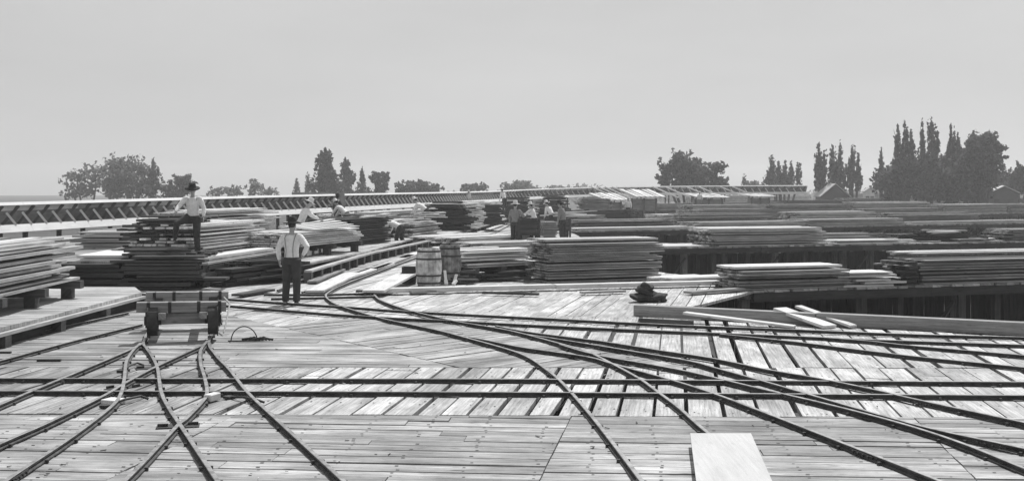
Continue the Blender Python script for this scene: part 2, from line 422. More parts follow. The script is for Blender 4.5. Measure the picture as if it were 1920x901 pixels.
for (px, py, rz, lab) in [(243, 692, 85, 'thin bent switch rod standing beside the curved rail above the straight track'),
                          (232, 757, 62, 'thin switch rod lying beside the curved rail below the straight track'),
                          (455, 752, -40, 'forked iron guard strip by the right rail of the cart track')]:
    m = MB(); a = R(rz)
    m.tube([(-cos(a) * .25, -sin(a) * .25, .02), (0, 0, .05), (cos(a) * .25, sin(a) * .25, .05), (cos(a) * .25 + .09, sin(a) * .25, .02)], .014, 8)
    m.box((-cos(a) * .25, -sin(a) * .25, .02), (.12, .09, .03), Matrix.Rotation(a, 3, 'Z'))
    o = m.build('switch_rod', M_IRON); o.location = P(px, py); tag(o, lab, 'rod', 'loose switch fittings')
for (px, py, rz, lab) in [(285, 690, 25, 'frog plate under the crossing just below the cart'), (334, 799, 12, 'frog plate under the V-shaped crossing at lower left'),
                          (231, 727, 60, 'frog plate where the curved rail meets the straight track')]:
    m = MB(); M = Matrix.Rotation(R(rz), 3, 'Z')
    m.box((0, 0, .004), (.42, .2, .008), M); m.box((.14, .05, .02), (.1, .03, .03), M); m.box((-.14, -.05, .02), (.1, .03, .03), M)
    o = m.build('frog_plate', M_IRON); o.location = P(px, py) + Vector((0, 0, .004)); tag(o, lab, 'rail plate', 'iron plates under the crossings')

# white board in the foreground
m = MB()
a, b, c, d = P(1294, 811, .118), P(1408, 811, .118), P(1450, 905, .118), P(1306, 905, .118)
ax = (a - d).normalized()
d2, c2 = d - ax * 1.3, c - ((b - c).normalized()) * 1.3
tp = [d2, c2, b, a]
m.add([p for p in tp] + [p - Vector((0, 0, .022)) for p in tp], [(0, 1, 2, 3), (7, 6, 5, 4), (0, 4, 5, 1), (1, 5, 6, 2), (2, 6, 7, 3), (3, 7, 4, 0)],
      [[(p.y, p.x) for p in tp]] + [[(0, 0)] * 4] * 5)
tag(m.build('white_board', W_SHEET), 'smooth white board lying over the rail at the bottom right', 'board')

# ------------------------------------------------------------------ lumber piles
def pile(label, x, y, z, L, D, H, ang, mat, t=.05, bw=.2, rag=.12, single=False, group='lumber piles', legs=0, seed=0, gap=.014, fresh_top=None, taper=0.0, name='lumber_pile', lean=0.0):
    """x,y: near-left bottom corner; L along local x (turned by ang degrees), D away, H tall; legs: height of trestles below"""
    rnd = random.Random(seed * 77 + int(x * 13) + int(y * 7))
    root = thing(name, label, 'lumber pile', (x, y, z), R(ang), group)
    zz = legs; k = 0; acc = MB(); t0 = t
    while zz < H + legs - t * .5:
        m = acc if single else MB()
        nb = max(1, int(D / bw)); fr = (zz - legs) / max(H, .01)
        yo = rnd.uniform(-.06, .05); sh = taper * fr
        prot = rnd.uniform(-rag, rag) * .6
        for i in range(nb):
            if zz > legs + H - 2.2 * t and nb > 4 and rnd.random() < .3: continue
            l0 = rnd.uniform(-rag, rag) * .5 + prot + sh * .5; l1 = L + rnd.uniform(-rag, rag) * .5 + prot - sh * .5
            if rnd.random() < .08 * rag / .12: l1 -= rnd.uniform(.2, .22 * L)
            y0 = i * D / nb + yo + rnd.uniform(0, .015) + lean * fr
            m.box(((l0 + l1) / 2, y0 + bw / 2, zz + t / 2), (l1 - l0, D / nb - .012, t * rnd.uniform(.86, .98)),
                  Matrix.Rotation(rnd.uniform(-.004, .004) * rag / .12, 3, 'Z'))
        if not single:
            top = zz + 2.2 * t > legs + H
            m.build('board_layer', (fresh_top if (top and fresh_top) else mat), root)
        zz += t + (gap if rnd.random() < .72 else gap + rnd.uniform(.02, .045)); t = t0 * rnd.uniform(.7, 1.35); k += 1
    if single:
        acc.build('board_stack', mat, root)
    if legs:
        nl = max(2, int(L / 1.8))
        for i in range(nl + 1):
            xx = .25 + (L - .5) * i / nl
            m = MB()
            m.box((xx, D / 2, legs - .075), (.2, D + .3, .148))
            for yy in (.12, D - .12):
                m.box((xx, yy, (legs - .15) / 2), (.2, .2, legs - .152))
            m.build('trestle_leg', W_POST, root)
    return root
def pile_px(label, px0, py0, px1, py1, zb, D, H, mat, **kw):     # front bottom edge from pixel to pixel on plane zb
    a, b = P(px0, py0, zb), P(px1, py1, zb); d = b - a
    return pile(label, a.x, a.y, zb, d.length, D, H, math.degrees(math.atan2(d.y, d.x)), mat, **kw)

def edge_hit(A, B, px):
    k = (px - 960) / F; d = B - A                  # X = k*Y on the ray; solve A+t*d
    t = (k * A.y - A.x) / (d.x - k * d.y)
    return A + d * t
def pile_on(label, RA, RB, px0, px1, D, H, mat, inset=.04, **kw):
    a, b = edge_hit(RA, RB, px0), edge_hit(RA, RB, px1); d = b - a; u = d.normalized(); n = Vector((-u.y, u.x, 0))
    a = a + n * inset
    return pile(label, a.x, a.y, 0.0, d.length, D, H, math.degrees(math.atan2(d.y, d.x)), mat, **kw)
# right hand trestle platforms
def platform(label, A, B, depth, thick=.22, posts=1.5, zt=0.0, mat=W_LUM, rows=(.25, .75)):
    A, B = Vector((A.x, A.y, 0)), Vector((B.x, B.y, 0)); d = B - A; L = d.length; u = d / L; n = Vector((-u.y, u.x, 0))
    root = thing('trestle_platform', label, 'platform', (A.x, A.y, zt), math.atan2(u.y, u.x), 'trestle platforms of the lumber yard')
    m = MB(); x = 0.0
    while x < L:
        w = random.uniform(.22, .32); m.box((x + w / 2, depth / 2, -.03 + random.uniform(-.006, .006)), (w - .015, depth + random.uniform(-.15, .15), .055)); x += w
    m.build('board_deck', mat, root)
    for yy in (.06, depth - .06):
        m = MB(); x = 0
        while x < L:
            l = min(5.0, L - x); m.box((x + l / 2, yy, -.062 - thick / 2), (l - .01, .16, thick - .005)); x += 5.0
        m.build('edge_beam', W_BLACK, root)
    n = min(45, int(L / posts)); m2 = []
    for i in range(n + 1):
        xx = .3 + (L - .6) * i / max(1, n)
        for r in rows:
            m = MB(); s = random.uniform(.16, .24); hh = 2.6 + zt - .066 - thick
            m.box((random.uniform(-.02, .02), 0, -hh / 2), (s, s, hh), Matrix.Rotation(random.uniform(-.03, .03), 3, 'Y'))
            o = m.build('post', W_POST if random.random() < .62 else W_GREY, root); o.location = (xx + random.uniform(-.15, .15), depth * r, -.064 - thick)
    for i in range(0, n, 3):
        x0 = .3 + (L - .6) * i / max(1, n); x1 = .3 + (L - .6) * (i + 1) / max(1, n); m = MB()
        m.beam((x0, depth * rows[0] - .16, -2.4), (x1, depth * rows[0] - .16, -.5), .05, .14, up=(0, 1, 0))
        m.build('brace', W_POST, root)
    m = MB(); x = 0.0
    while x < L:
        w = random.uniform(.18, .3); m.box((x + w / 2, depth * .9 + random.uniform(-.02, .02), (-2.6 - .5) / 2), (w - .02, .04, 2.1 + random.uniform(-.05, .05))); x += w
    m.build('shade_backing', W_BLACK, root)  # dark boards added to black out the shaded space under the platform
    return root
R1a, R1b = P(1413, 544), P(2250, 518.5)
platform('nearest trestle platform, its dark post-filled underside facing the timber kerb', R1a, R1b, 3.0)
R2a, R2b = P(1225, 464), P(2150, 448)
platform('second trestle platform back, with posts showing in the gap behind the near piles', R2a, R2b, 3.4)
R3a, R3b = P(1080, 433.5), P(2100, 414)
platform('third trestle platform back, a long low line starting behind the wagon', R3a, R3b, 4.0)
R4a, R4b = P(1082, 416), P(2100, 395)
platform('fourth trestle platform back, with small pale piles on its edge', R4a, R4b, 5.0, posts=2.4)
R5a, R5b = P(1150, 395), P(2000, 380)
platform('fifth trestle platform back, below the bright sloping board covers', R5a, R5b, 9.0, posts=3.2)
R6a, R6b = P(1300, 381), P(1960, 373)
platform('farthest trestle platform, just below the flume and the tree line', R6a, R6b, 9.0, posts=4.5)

G1 = 'piles on the nearest platform'
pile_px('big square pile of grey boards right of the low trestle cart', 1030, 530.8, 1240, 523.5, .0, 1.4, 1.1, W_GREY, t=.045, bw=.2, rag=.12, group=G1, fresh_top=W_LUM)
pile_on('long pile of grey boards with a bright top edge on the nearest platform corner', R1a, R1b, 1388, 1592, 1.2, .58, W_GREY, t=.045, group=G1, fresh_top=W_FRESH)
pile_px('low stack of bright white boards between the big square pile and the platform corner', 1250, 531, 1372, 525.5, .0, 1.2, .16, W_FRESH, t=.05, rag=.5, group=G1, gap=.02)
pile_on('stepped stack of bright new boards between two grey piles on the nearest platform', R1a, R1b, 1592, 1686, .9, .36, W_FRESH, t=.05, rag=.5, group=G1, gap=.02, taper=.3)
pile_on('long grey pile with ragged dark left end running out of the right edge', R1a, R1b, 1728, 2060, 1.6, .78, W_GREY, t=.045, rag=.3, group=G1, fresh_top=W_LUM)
pile_on('small dark ragged stack of short boards at the left end of the right edge pile', R1a, R1b, 1700, 1722, .8, .6, W_DARK, t=.06, rag=.15, group=G1)
G2 = 'piles on the second platform'
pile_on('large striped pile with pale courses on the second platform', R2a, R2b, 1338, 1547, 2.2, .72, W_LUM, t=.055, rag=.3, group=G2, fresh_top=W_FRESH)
pile_on('flat pale layer of boards at the left end of the second platform', R2a, R2b, 1236, 1336, 1.6, .10, W_FRESH, t=.05, rag=.3, group=G2)
pile_on('thin bright layer of long boards along the second platform edge', R2a, R2b, 1562, 1716, 1.6, .16, W_FRESH, t=.05, rag=.9, group=G2)
pile_on('low pale stack near the right edge on the second platform', R2a, R2b, 1816, 1890, 1.4, .18, W_LUM, t=.05, rag=.6, group=G2)
pile_on('grey stack cut by the right edge on the second platform', R2a, R2b, 1893, 1990, 1.8, .62, W_GREY, t=.055, rag=.3, group=G2)
def heap(label, x, y, z, w, n, mat, hgt=.5, L=3.0, group='loose heaps of boards', seed=1, ang=0, name='board_heap'):
    rnd = random.Random(seed); m = MB()
    for i in range(n):
        f = i / n
        a = R(ang + rnd.uniform(-16, 16)); tl = rnd.uniform(-.06, .06)
        M = Matrix.Rotation(a, 3, 'Z') @ Matrix.Rotation(tl, 3, 'Y')
        m.box((rnd.uniform(-w, w) * (1 - f * .5) * .5, rnd.uniform(-.6, .6) * (1 - f * .6), .07 + hgt * f), (L * rnd.uniform(.5, 1), .18, .045), M)
    o = m.build(name, mat); o.location = (x, y, z); return tag(o, label, 'board heap', group)
q = P(1765, 452.5); heap('dark heap of crossed boards on the second platform near the right edge', q.x, q.y, .0, 2.0, 40, W_DARK, .5, 2.4, seed=3)
q = P(1772, 441, .5); heap('few pale boards tipped across the dark heap on the second platform', q.x, q.y + .2, .56, .8, 5, W_FRESH, .08, 2.0, seed=4, ang=8)
G3 = 'piles on the third platform'
pile_on('low pale pile on the third platform above the large striped one', R3a, R3b, 1308, 1510, 2.2, .42, W_LUM, t=.07, rag=.4, group=G3, single=True)
pile_on('long flat pile on the third platform right of the low pale one', R3a, R3b, 1518, 1704, 2.2, .50, W_LUM, t=.07, rag=.4, group=G3, single=True)
pile_on('thin dark row of boards on the left half of the third platform', R3a, R3b, 1090, 1300, 2.0, .18, W_FRESH, t=.07, rag=.3, group=G3, single=True)
pile_on('thin board row on the third platform reaching the right edge', R3a, R3b, 1712, 1990, 2.0, .16, W_LUM, t=.07, rag=.8, group=G3, single=True)
G4 = 'piles on the fourth platform'
pile_on('short bright pile at the left of the fourth platform', R4a, R4b, 1246, 1320, 2.2, .42, W_FRESH, t=.09, group=G4, single=True)
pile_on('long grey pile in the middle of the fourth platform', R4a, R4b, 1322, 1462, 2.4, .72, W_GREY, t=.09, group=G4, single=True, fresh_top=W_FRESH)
pile_on('low grey pile right of the middle on the fourth platform', R4a, R4b, 1466, 1622, 2.4, .55, W_LUM, t=.09, group=G4, single=True)
pile_on('dim grey pile on the fourth platform left of the pale right-hand one', R4a, R4b, 1628, 1768, 2.4, .66, W_GREY, t=.09, group=G4, single=True)
pile_on('pale square-ended pile near the right edge of the fourth platform', R4a, R4b, 1775, 1888, 2.4, 1.0, W_LUM, t=.09, group=G4, single=True)
pile_on('grey pile cut by the right edge on the fourth platform', R4a, R4b, 1898, 1990, 2.4, .9, W_GREY, t=.09, group=G4, single=True)
G5 = 'piles on the fifth platform'
pile_on('grey pile on the fifth platform under the bright board covers', R5a, R5b, 1185, 1300, 3, .75, W_GREY, t=.12, group=G5, single=True)
pile_on('long dim pile at the centre of the fifth platform', R5a, R5b, 1310, 1470, 3, .8, W_GREY, t=.12, group=G5, single=True)
pile_on('dark pile on the fifth platform left of the small shed', R5a, R5b, 1478, 1590, 3, .95, W_DARK, t=.12, group=G5, single=True)
pile_on('tall grey pile on the fifth platform below the poplar group', R5a, R5b, 1598, 1702, 3, 1.15, W_GREY, t=.12, group=G5, single=True)
pile_on('pale pile on the fifth platform below the broad dark trees', R5a, R5b, 1706, 1806, 3, 1.15, W_LUM, t=.12, group=G5, single=True)
pile_on('dark pile at the right end of the fifth platform by the shed', R5a, R5b, 1815, 1930, 3, 1.0, W_DARK, t=.12, group=G5, single=True)
G6 = 'piles on the farthest platform'
pile_on('faint pile on the farthest platform beneath the flume struts', R6a, R6b, 1310, 1420, 3, 1.2, W_LUM, t=.15, group=G6, single=True)
pile_on('bright low pile on the farthest platform left of the gabled shed', R6a, R6b, 1430, 1520, 3, 1.2, W_FRESH, t=.15, group=G6, single=True)
pile_on('dim pile on the farthest platform right of the gabled shed', R6a, R6b, 1592, 1700, 3, 1.5, W_GREY, t=.15, group=G6, single=True)
pile_on('faint pile on the farthest platform below the broad trees', R6a, R6b, 1712, 1850, 3, 1.3, W_GREY, t=.15, group=G6, single=True)

for (RA, RB, p0, p1, ins, H, mt, g, lab) in [
    (R2a, R2b, 1556, 1700, 1.9, .42, W_GREY, G2, 'grey pile at the back of the second platform behind the thin bright layer'),
    (R2a, R2b, 1726, 1880, 1.9, .34, W_DARK, G2, 'low dark pile at the back of the second platform behind the crossed heap'),
    (R3a, R3b, 1110, 1290, 1.9, .55, W_GREY, G3, 'grey pile behind the thin dark row at the left of the third platform'),
    (R3a, R3b, 1330, 1500, 2.3, .85, W_GREY, G3, 'taller grey pile behind the low pale one on the third platform'),
    (R3a, R3b, 1540, 1690, 2.3, .95, W_LUM, G3, 'taller pile behind the long flat one on the third platform'),
    (R3a, R3b, 1716, 1880, 1.9, .80, W_GREY, G3, 'grey pile on the third platform above the crossed heap'),
    (R4a, R4b, 1110, 1236, 2.6, .80, W_DARK, G4, 'dark pile at the left end of the fourth platform'),
    (R4a, R4b, 1340, 1480, 2.8, 1.15, W_LUM, G4, 'pale pile at the back of the fourth platform, left of its middle'),
    (R4a, R4b, 1496, 1640, 2.8, 1.05, W_GREY, G4, 'grey pile at the back of the fourth platform below the gabled shed'),
    (R4a, R4b, 1655, 1790, 2.8, 1.25, W_LUM, G4, 'pale pile at the back of the fourth platform below the tall poplars')]:
    pile_on(lab, RA, RB, p0, p1, 1.6, H, mt, inset=ins, t=.075, rag=.35, group=g, single=True, gap=.02)
# sloping board covers over far piles, centre
def cover(label, px0, px1, pyt, pyb, d, mat, group='sloping board covers in the distance'):
    root = thing('board_cover', label, 'board cover', (XD(px0, d), d, 0), 0, group)
    L = (px1 - px0) * d / F; zt, zb = ZD(pyt, d + 3), ZD(pyb, d)
    m = MB(); n = int(L / .5)
    for i in range(n):
        x = (i + .5) * L / n; sk = (zt - zb) * .5
        m.beam((x + sk + 0.4, 0, zb), (x - .8 + random.uniform(-.2, .2), 3, zt + random.uniform(-.05, .1)), L / n - .02, .08)
    m.build('roof_boards', mat, root)
    for xx in (.3, L / 2, L - .3):
        m = MB(); m.box((xx, .3, (zb - 2.6) / 2 - .1), (.2, .2, zb + 2.6 - .1)); m.build('post', W_POST, root)
    m = MB(); m.box((L / 2, 1.6, (zb - .2) / 2), (L - .6, 2.0, max(.3, zb - .25))); m.build('board_stack', W_GREY, root)
    return root
cover('left bright sloping board cover by the centre skyline', 1122, 1170, 362, 375, 120, W_FRESH)
cover('right and widest bright sloping board cover by the centre skyline', 1180, 1236, 356, 369, 130, W_FRESH)
cover('low pale sloping cover right of the widest bright one', 1300, 1360, 364, 370, 136, W_FRESH)
cover('thin pale sloping cover under the flume struts', 1405, 1448, 364, 368, 138, W_FRESH)

# kerbs and timbers on the right
def timber(name, label, cat, a, b, w, h, mat, group=None):
    a, b = Vector(a), Vector(b); L = (b - a).length
    m = MB(); m.beam((0, 0, 0), b - a, w, h)
    bm_o = m.build(name, mat); bm_o.location = a
    return tag(bm_o, label, cat, group)
ka, kb = P(1193, 592), P(2150, 641)
u = (kb - ka).normalized()
def along(t): return ka + u * t
timber('kerb_timber', 'near square kerb beam with a sawn left end along the right deck edge', 'kerb beam', along(0) + Vector((0, .1, .105)), along(3.4) + Vector((0, .1, .105)), .24, .2, W_GREY, 'kerb beams on the deck edge')
timber('kerb_timber', 'long grey kerb beam along the pit running off the right edge', 'kerb beam', along(3.42) + Vector((0, .1, .11)), along(10.5) + Vector((0, .1, .11)), .24, .21, W_GREY, 'kerb beams on the deck edge')
e0, e1 = P(700, 552), P(1410, 534)
timber('kerb_timber', 'pale low kerb plank in front of the barrels and trestle cart', 'kerb beam', e0 + Vector((0, 0, .09)), (e0 * .55 + e1 * .45) + Vector((0, 0, .09)), .34, .10, W_FRESH, 'kerb planks below the near piles')
timber('kerb_timber', 'pale low kerb plank in front of the big square pile', 'kerb beam', (e0 * .545 + e1 * .455) + Vector((0, 0, .085)), e1 + Vector((0, 0, .085)), .34, .10, W_FRESH, 'kerb planks below the near piles')
def plank(label, a, b, w=.22, t=.04, mat=W_FRESH, group='loose planks on the deck', name='loose_plank'):
    return timber(name, label, 'plank', a, b, w, t, mat, group)
plank('pale plank leaning along the near face of the kerb beam', P(1283, 598, .05) + Vector((0, -.05, .12)), P(1490, 612, .03), .2, .04)
plank('wide light plank propped on the kerb beam end', P(1462, 592, .1) + Vector((0, .0, .13)), P(1556, 612, .04), .3, .05)
plank('second light plank beside the propped one on the kerb beam', P(1498, 592, .1) + Vector((0, .05, .17)), P(1600, 611, .05), .16, .04)
plank('short dark plank on edge under the kerb beam', P(1200, 601, .06), P(1300, 606, .06), .06, .1, W_POST)
plank('bright plank lying between alley rails behind the man with dark hat', P(590, 546, .06), P(662, 512, .06), .42, .05)
plank('white wide plank tipped beside the small crate near the barrels', P(700, 546, .12), P(765, 512, .25), .5, .05)
plank('thin pale plank in the alley left of the barrels', P(752, 484, .05), P(800, 470, .05), .3, .05)
plank('light planks edge at the far right beyond the kerb beam', P(1850, 606, .05), P(1990, 609, .05), .5, .05)

for (x0, y0, x1, y1, w_, mt, lab) in [
    (585, 528, 640, 505, .25, W_GREY, 'grey plank between the alley rails behind the man with dark hat'), (655, 520, 735, 494, .2, W_FRESH, 'narrow pale plank between the alley rails left of the crate'),
    (700, 505, 770, 478, .3, W_LUM, 'weathered plank beside the alley rails above the white tipped plank'), (790, 474, 870, 446, .3, W_FRESH, 'long pale plank in the alley above the barrels'),
    (840, 463, 905, 438, .35, W_GREY, 'grey plank in the alley right of the stooping man'), (880, 440, 940, 421, .4, W_FRESH, 'pale plank near the head of the alley by the dark wagon'),
    (730, 470, 800, 450, .35, W_DARK, 'dark plank lying at the feet of the stooping man'), (620, 498, 690, 480, .2, W_LUM, 'plank lying close along the alley dock edge'),
    (445, 553, 505, 543, .3, W_DARK, 'dark plank on the deck left of the man with dark hat'), (770, 548, 870, 543, .15, W_GREY, 'thin grey lath on the pale planks before the barrels'),
    (905, 548, 1010, 551, .12, W_DARK, 'thin dark lath on the pale planks before the big square pile'), (1090, 548, 1170, 545, .2, W_LUM, 'flat board on the pale planks left of the tarpaulin'),
    (1290, 548, 1390, 541, .3, W_GREY, 'grey board lying on the deck corner right of the tarpaulin')]:
    plank(lab, P(x0, y0, .05), P(x1, y1, .05), w_, .05, mt)
for (px, d, yt, lab) in [(1100, 75, 392, 'thin dark post at the head of the third platform')]:
    m = MB(); zt = ZD(yt, d); m.box((0, 0, (zt + 2.6) / 2), (.28, .28, zt + 2.6)); m.box((0, -.16, zt + 2.6 - .35), (.9, .1, .14))
    o = m.build('standing_post', W_DARK); o.location = (XD(px, d), d, -2.6); tag(o, lab, 'post')
# bark, splinters and chips trodden over the deck
m = MB(); rnd = random.Random(77)
for k in range(420):
    y = 6 + 26 * rnd.random() ** 1.4; x = rnd.gauss(0, .32) * y * .9 + rnd.choice((-3, -1.5, 0, .8, 2.2)); 
    if x > 2.2 and y > 21.2 - (x - 2.2) * .48: continue
    if x < -7.3: continue
    L = rnd.uniform(.015, .055) * (1 if rnd.random() < .95 else 2.2); M = Matrix.Rotation(rnd.uniform(0, pi), 3, 'Z') @ Matrix.Rotation(rnd.uniform(-.2, .2), 3, 'Y')
    m.box((x, y, .013), (L, L * rnd.uniform(.12, .3), .006), M, 0 if rnd.random() < .7 else 1)
struct(m.build('wood_chips', [W_DARK, W_FRESH]), 'stuff')['label'] = 'bark chips and splinters scattered over the deck planks'
# dark crumpled heap
m = MB(); rnd = random.Random(5)
for (x, y, z, rx, ry, rz, a) in [(-.08, 0, .08, .30, .26, .09, .1), (.16, -.02, .08, .28, .24, .09, -.2), (-.2, -.08, .07, .2, .16, .06, .3), (.02, .03, .18, .27, .24, .08, .3), (-.04, .02, .27, .21, .2, .09, -.2), (.0, .0, .33, .15, .15, .06, 0.2), (.28, -.06, .07, .14, .12, .06, .6)]:
    m.blob((x, y, z), (rx, ry, rz), 22, 12, M=Matrix.Rotation(a, 3, 'Y'))
for i, v in enumerate(m.v):
    v = Vector(v); n = .5 * sin(v.x * 31 + v.z * 40) + .5 * sin(v.y * 27 - v.z * 55 + v.x * 12)
    s = 1 + .09 * n + rnd.uniform(-.02, .02); m.v[i] = (v.x * s, v.y * s, max(.0, v.z * (1 + .07 * n)))
o = m.build('tarpaulin', M_TARP, smooth=True); o.location = P(1213, 564.5); tag(o, 'dark crumpled tarpaulin heaped on the pale planks before the kerb beam', 'tarpaulin')

# hoop lying by the cart
t = thing('barrel_hoop', 'thin iron hoop standing half upright right of the cart', 'hoop', P(458, 640), R(4))
m = MB(); r = .205
m.tube([(r * cos(a), -.03 * sin(a), r * sin(a) * 1.18) for a in [pi * k / 24 for k in range(25)]], .009, 6); m.build('ring', M_IRON, t, smooth=True)
m = MB(); m.box((0, 0, .012), (.5, .04, .02)); m.build('foot_strap', M_IRON, t)
m = MB()
for k in range(7): m.tube([(-.16 + .05 * k, -.05, .03), (-.08 + .05 * k, .0, .045 + .01 * (k % 3)), (.02 + .05 * k, .02, .02)], .018, 7)
o = m.build('chain_heap', M_IRON, smooth=True); o.location = P(474, 639); tag(o, 'small dark heap of chain at the foot of the iron hoop', 'chain')

# ------------------------------------------------------------------ the push cart
def wheel_mesh(rad, wid):
    m = MB()
    prof = [(rad * .78, -wid / 2), (rad, -wid / 2), (rad * 1.0, wid / 2 - .02), (rad * 1.1, wid / 2 - .02), (rad * 1.1, wid / 2), (rad * .78, wid / 2), (rad * .78, -wid / 2)]
    m.lathe(prof, 28)
    m.lathe([(.02, -wid * .8), (.07, -wid * .8), (.07, wid * .8), (.02, wid * .8)], 14)
    for k in range(8):
        a = 2 * pi * k / 8; m.beam((.05 * cos(a), .05 * sin(a), 0), (rad * .82 * cos(a), rad * .82 * sin(a), 0), .045, .03)
    return m
cx0, cx1 = 284, 402
fr = P(284, 641); fr2 = P(402, 637)
ctr = (fr + fr2) / 2
cart_ang = math.atan2(fr2.y - fr.y, fr2.x - fr.x)
cart = thing('push_cart', 'four-wheeled timber push cart standing on the rails at left', 'cart', ctr, cart_ang + R(-2))
G = (fr2 - fr).length
for yy, nm in ((0, 0), (1.62, 1)):
    for sx in (-1, 1):
        w = wheel_mesh(.24, .16).build('wheel', M_IRON, cart); w.location = (sx * (G / 2 - .02), yy, .335); w.rotation_euler = (0, R(90), 0)
        if sx < 0: w.rotation_euler = (0, R(-90), 0)
    m = MB(); m.tube([(-G / 2 - .1, yy, .315), (G / 2 + .1, yy, .315)], .032, 10); m.build('axle', M_IRON, cart)
    m = MB(); m.box((0.02 if nm else -.02, yy, .545 + .02 * nm), (1.36, .2, .15), Matrix.Rotation(R(.8), 3, 'Y')); m.build('bolster', W_GREY, cart)
    for sx in (-.52, -.2, .24, .56):
        m = MB(); zc = .545 + .02 * nm; m.box((sx, yy, zc), (.05, .215, .165))
        for bz in (-.04, .04): m.tube([(sx, yy - .105, zc + bz), (sx, yy - .125, zc + bz)], .014, 6)
        m.build('iron_strap', M_IRON, cart)
    m = MB(); m.box((.02, yy + .0, .36), (G - .26, .10, .17)); m.build('axle_board', W_GREY, cart)
for sx in (-1, 1):
    m = MB(); m.box((sx * (G / 2 - .17), .8, .42), (.11, 2.1, .10)); m.build('side_sill', W_GREY, cart)
    for yy in (0, 1.62):
        m = MB(); m.box((sx * (G / 2 + .07), yy, .36), (.04, .13, .26)); m.build('axle_guard', M_IRON, cart)
m = MB(); m.tube([(.62, 1.5, .55), (.72, 1.2, .46), (.66, .75, .18), (.62, .55, .05)], .014, 8); m.build('brake_rod', W_LUM, cart)

# ------------------------------------------------------------------ barrels
def barrel(label, px, py, rad, h, mat, tilt=0, group='barrels by the alley'):
    t = thing('barrel', label, 'barrel', P(px, py), random.uniform(0, 3), group); t.rotation_euler[0] = tilt
    m = MB(); n = 20
    for k in range(n):                               # staves
        a0, a1 = 2 * pi * k / n + .008, 2 * pi * (k + 1) / n - .008; vs = []; fs = []
        zs = [0, .15, .35, .5, .65, .85, 1.0]
        for f in zs:
            r = rad * (.84 + .16 * sin(pi * f)); vs += [(r * cos(a0), r * sin(a0), h * f), (r * cos(a1), r * sin(a1), h * f), ((r - .03) * cos(a1), (r - .03) * sin(a1), h * f), ((r - .03) * cos(a0), (r - .03) * sin(a0), h * f)]
        for i in range(len(zs) - 1):
            for j in range(4): fs.append((i * 4 + j, i * 4 + (j + 1) % 4, i * 4 + 4 + (j + 1) % 4, i * 4 + 4 + j))
        fs += [(3, 2, 1, 0), tuple(len(vs) - 4 + j for j in range(4))]
        m.add(vs, fs)
    m.build('staves', mat, t)
    for f in (.08, .28, .72, .92):
        r = rad * (.84 + .16 * sin(pi * f)) + .004; m = MB()
        m.lathe([(r - .01, h * f - .02), (r + .003, h * f - .02), (r + .003, h * f + .02), (r - .01, h * f + .02), (r - .01, h * f - .02)], 28); m.build('hoop', M_IRON, t)
    m = MB(); m.lathe([(.001, h - .06), (rad * .82, h - .06), (rad * .82, h - .085), (.001, h - .085)], 24); m.build('lid', W_GREY, t)
    return t
barrel('pale stained wooden barrel, the left and brighter one beside the alley', 804, 535, .325, .93, M_BARREL)
barrel('dark wooden barrel standing right behind the pale one', 843, 530.5, .30, .97, M_BARREL2)
m = MB()
for k in range(5): m.box((0, -.16 + .08 * 0, .05 + .085 * k), (.34, .03, .075)); m.box((0, .16, .05 + .085 * k), (.34, .03, .075)); m.box((-.16, 0, .05 + .085 * k), (.03, .28, .075)); m.box((.16, 0, .05 + .085 * k), (.03, .28, .075))
o = m.build('slatted_crate', W_DARK); o.location = P(766, 532) + Vector((0, .17, 0)); tag(o, 'small dark slatted crate left of the pale barrel', 'crate')
for (px, ln, lab) in [(837, .36, 'thin white slat leaning against the dark barrel'), (850, .26, 'white rag-wrapped stake leaning right of the slat on the dark barrel')]:
    m = MB(); m.beam((0, 0, 0), (-.05 if px < 840 else .07, .16, ln), .07, .03); m.beam((0.0, -.02, .03), (.07 if px > 840 else -.02, .06, .12), .09, .05)
    o = m.build('leaning_slat', M_RAG); o.location = P(px, 534.5) + Vector((0, -.02, 0)); tag(o, lab, 'slat', 'white slats by the barrels')

# low trestle cart with long pale boards, and flat pile behind it
pile_px('long pale boards on a low dark trestle between the barrels and the big square pile', 872, 529, 1003, 521, .0, 1.6, .42, W_FRESH, t=.045, rag=.25, legs=.36, gap=.02, group='piles beside the alley')
q = P(862, 466); pile('wide low pile of pale boards lying along the alley behind the barrels', q.x, q.y, .02, 5.2, 3.2, .42, 52, W_FRESH, t=.045, rag=.5, gap=.02, group='piles beside the alley')
q = P(905, 470); pile('thin strewn layer of boards in the alley left of the dark wagon', q.x, q.y, .02, 3.6, 2.0, .30, 40, W_LUM, t=.045, rag=.6, gap=.02, group='piles beside the alley')

q = P(930, 527); heap('dark loose lumber thrown under the low trestle by the barrels', q.x, q.y + .4, .0, 1.4, 20, W_DARK, .22, 1.3, seed=31, ang=8)
q = P(880, 530); heap('short dark offcuts heaped beside the dark barrel', q.x, q.y + .2, .0, .5, 12, W_POST, .25, .7, seed=32, ang=20)
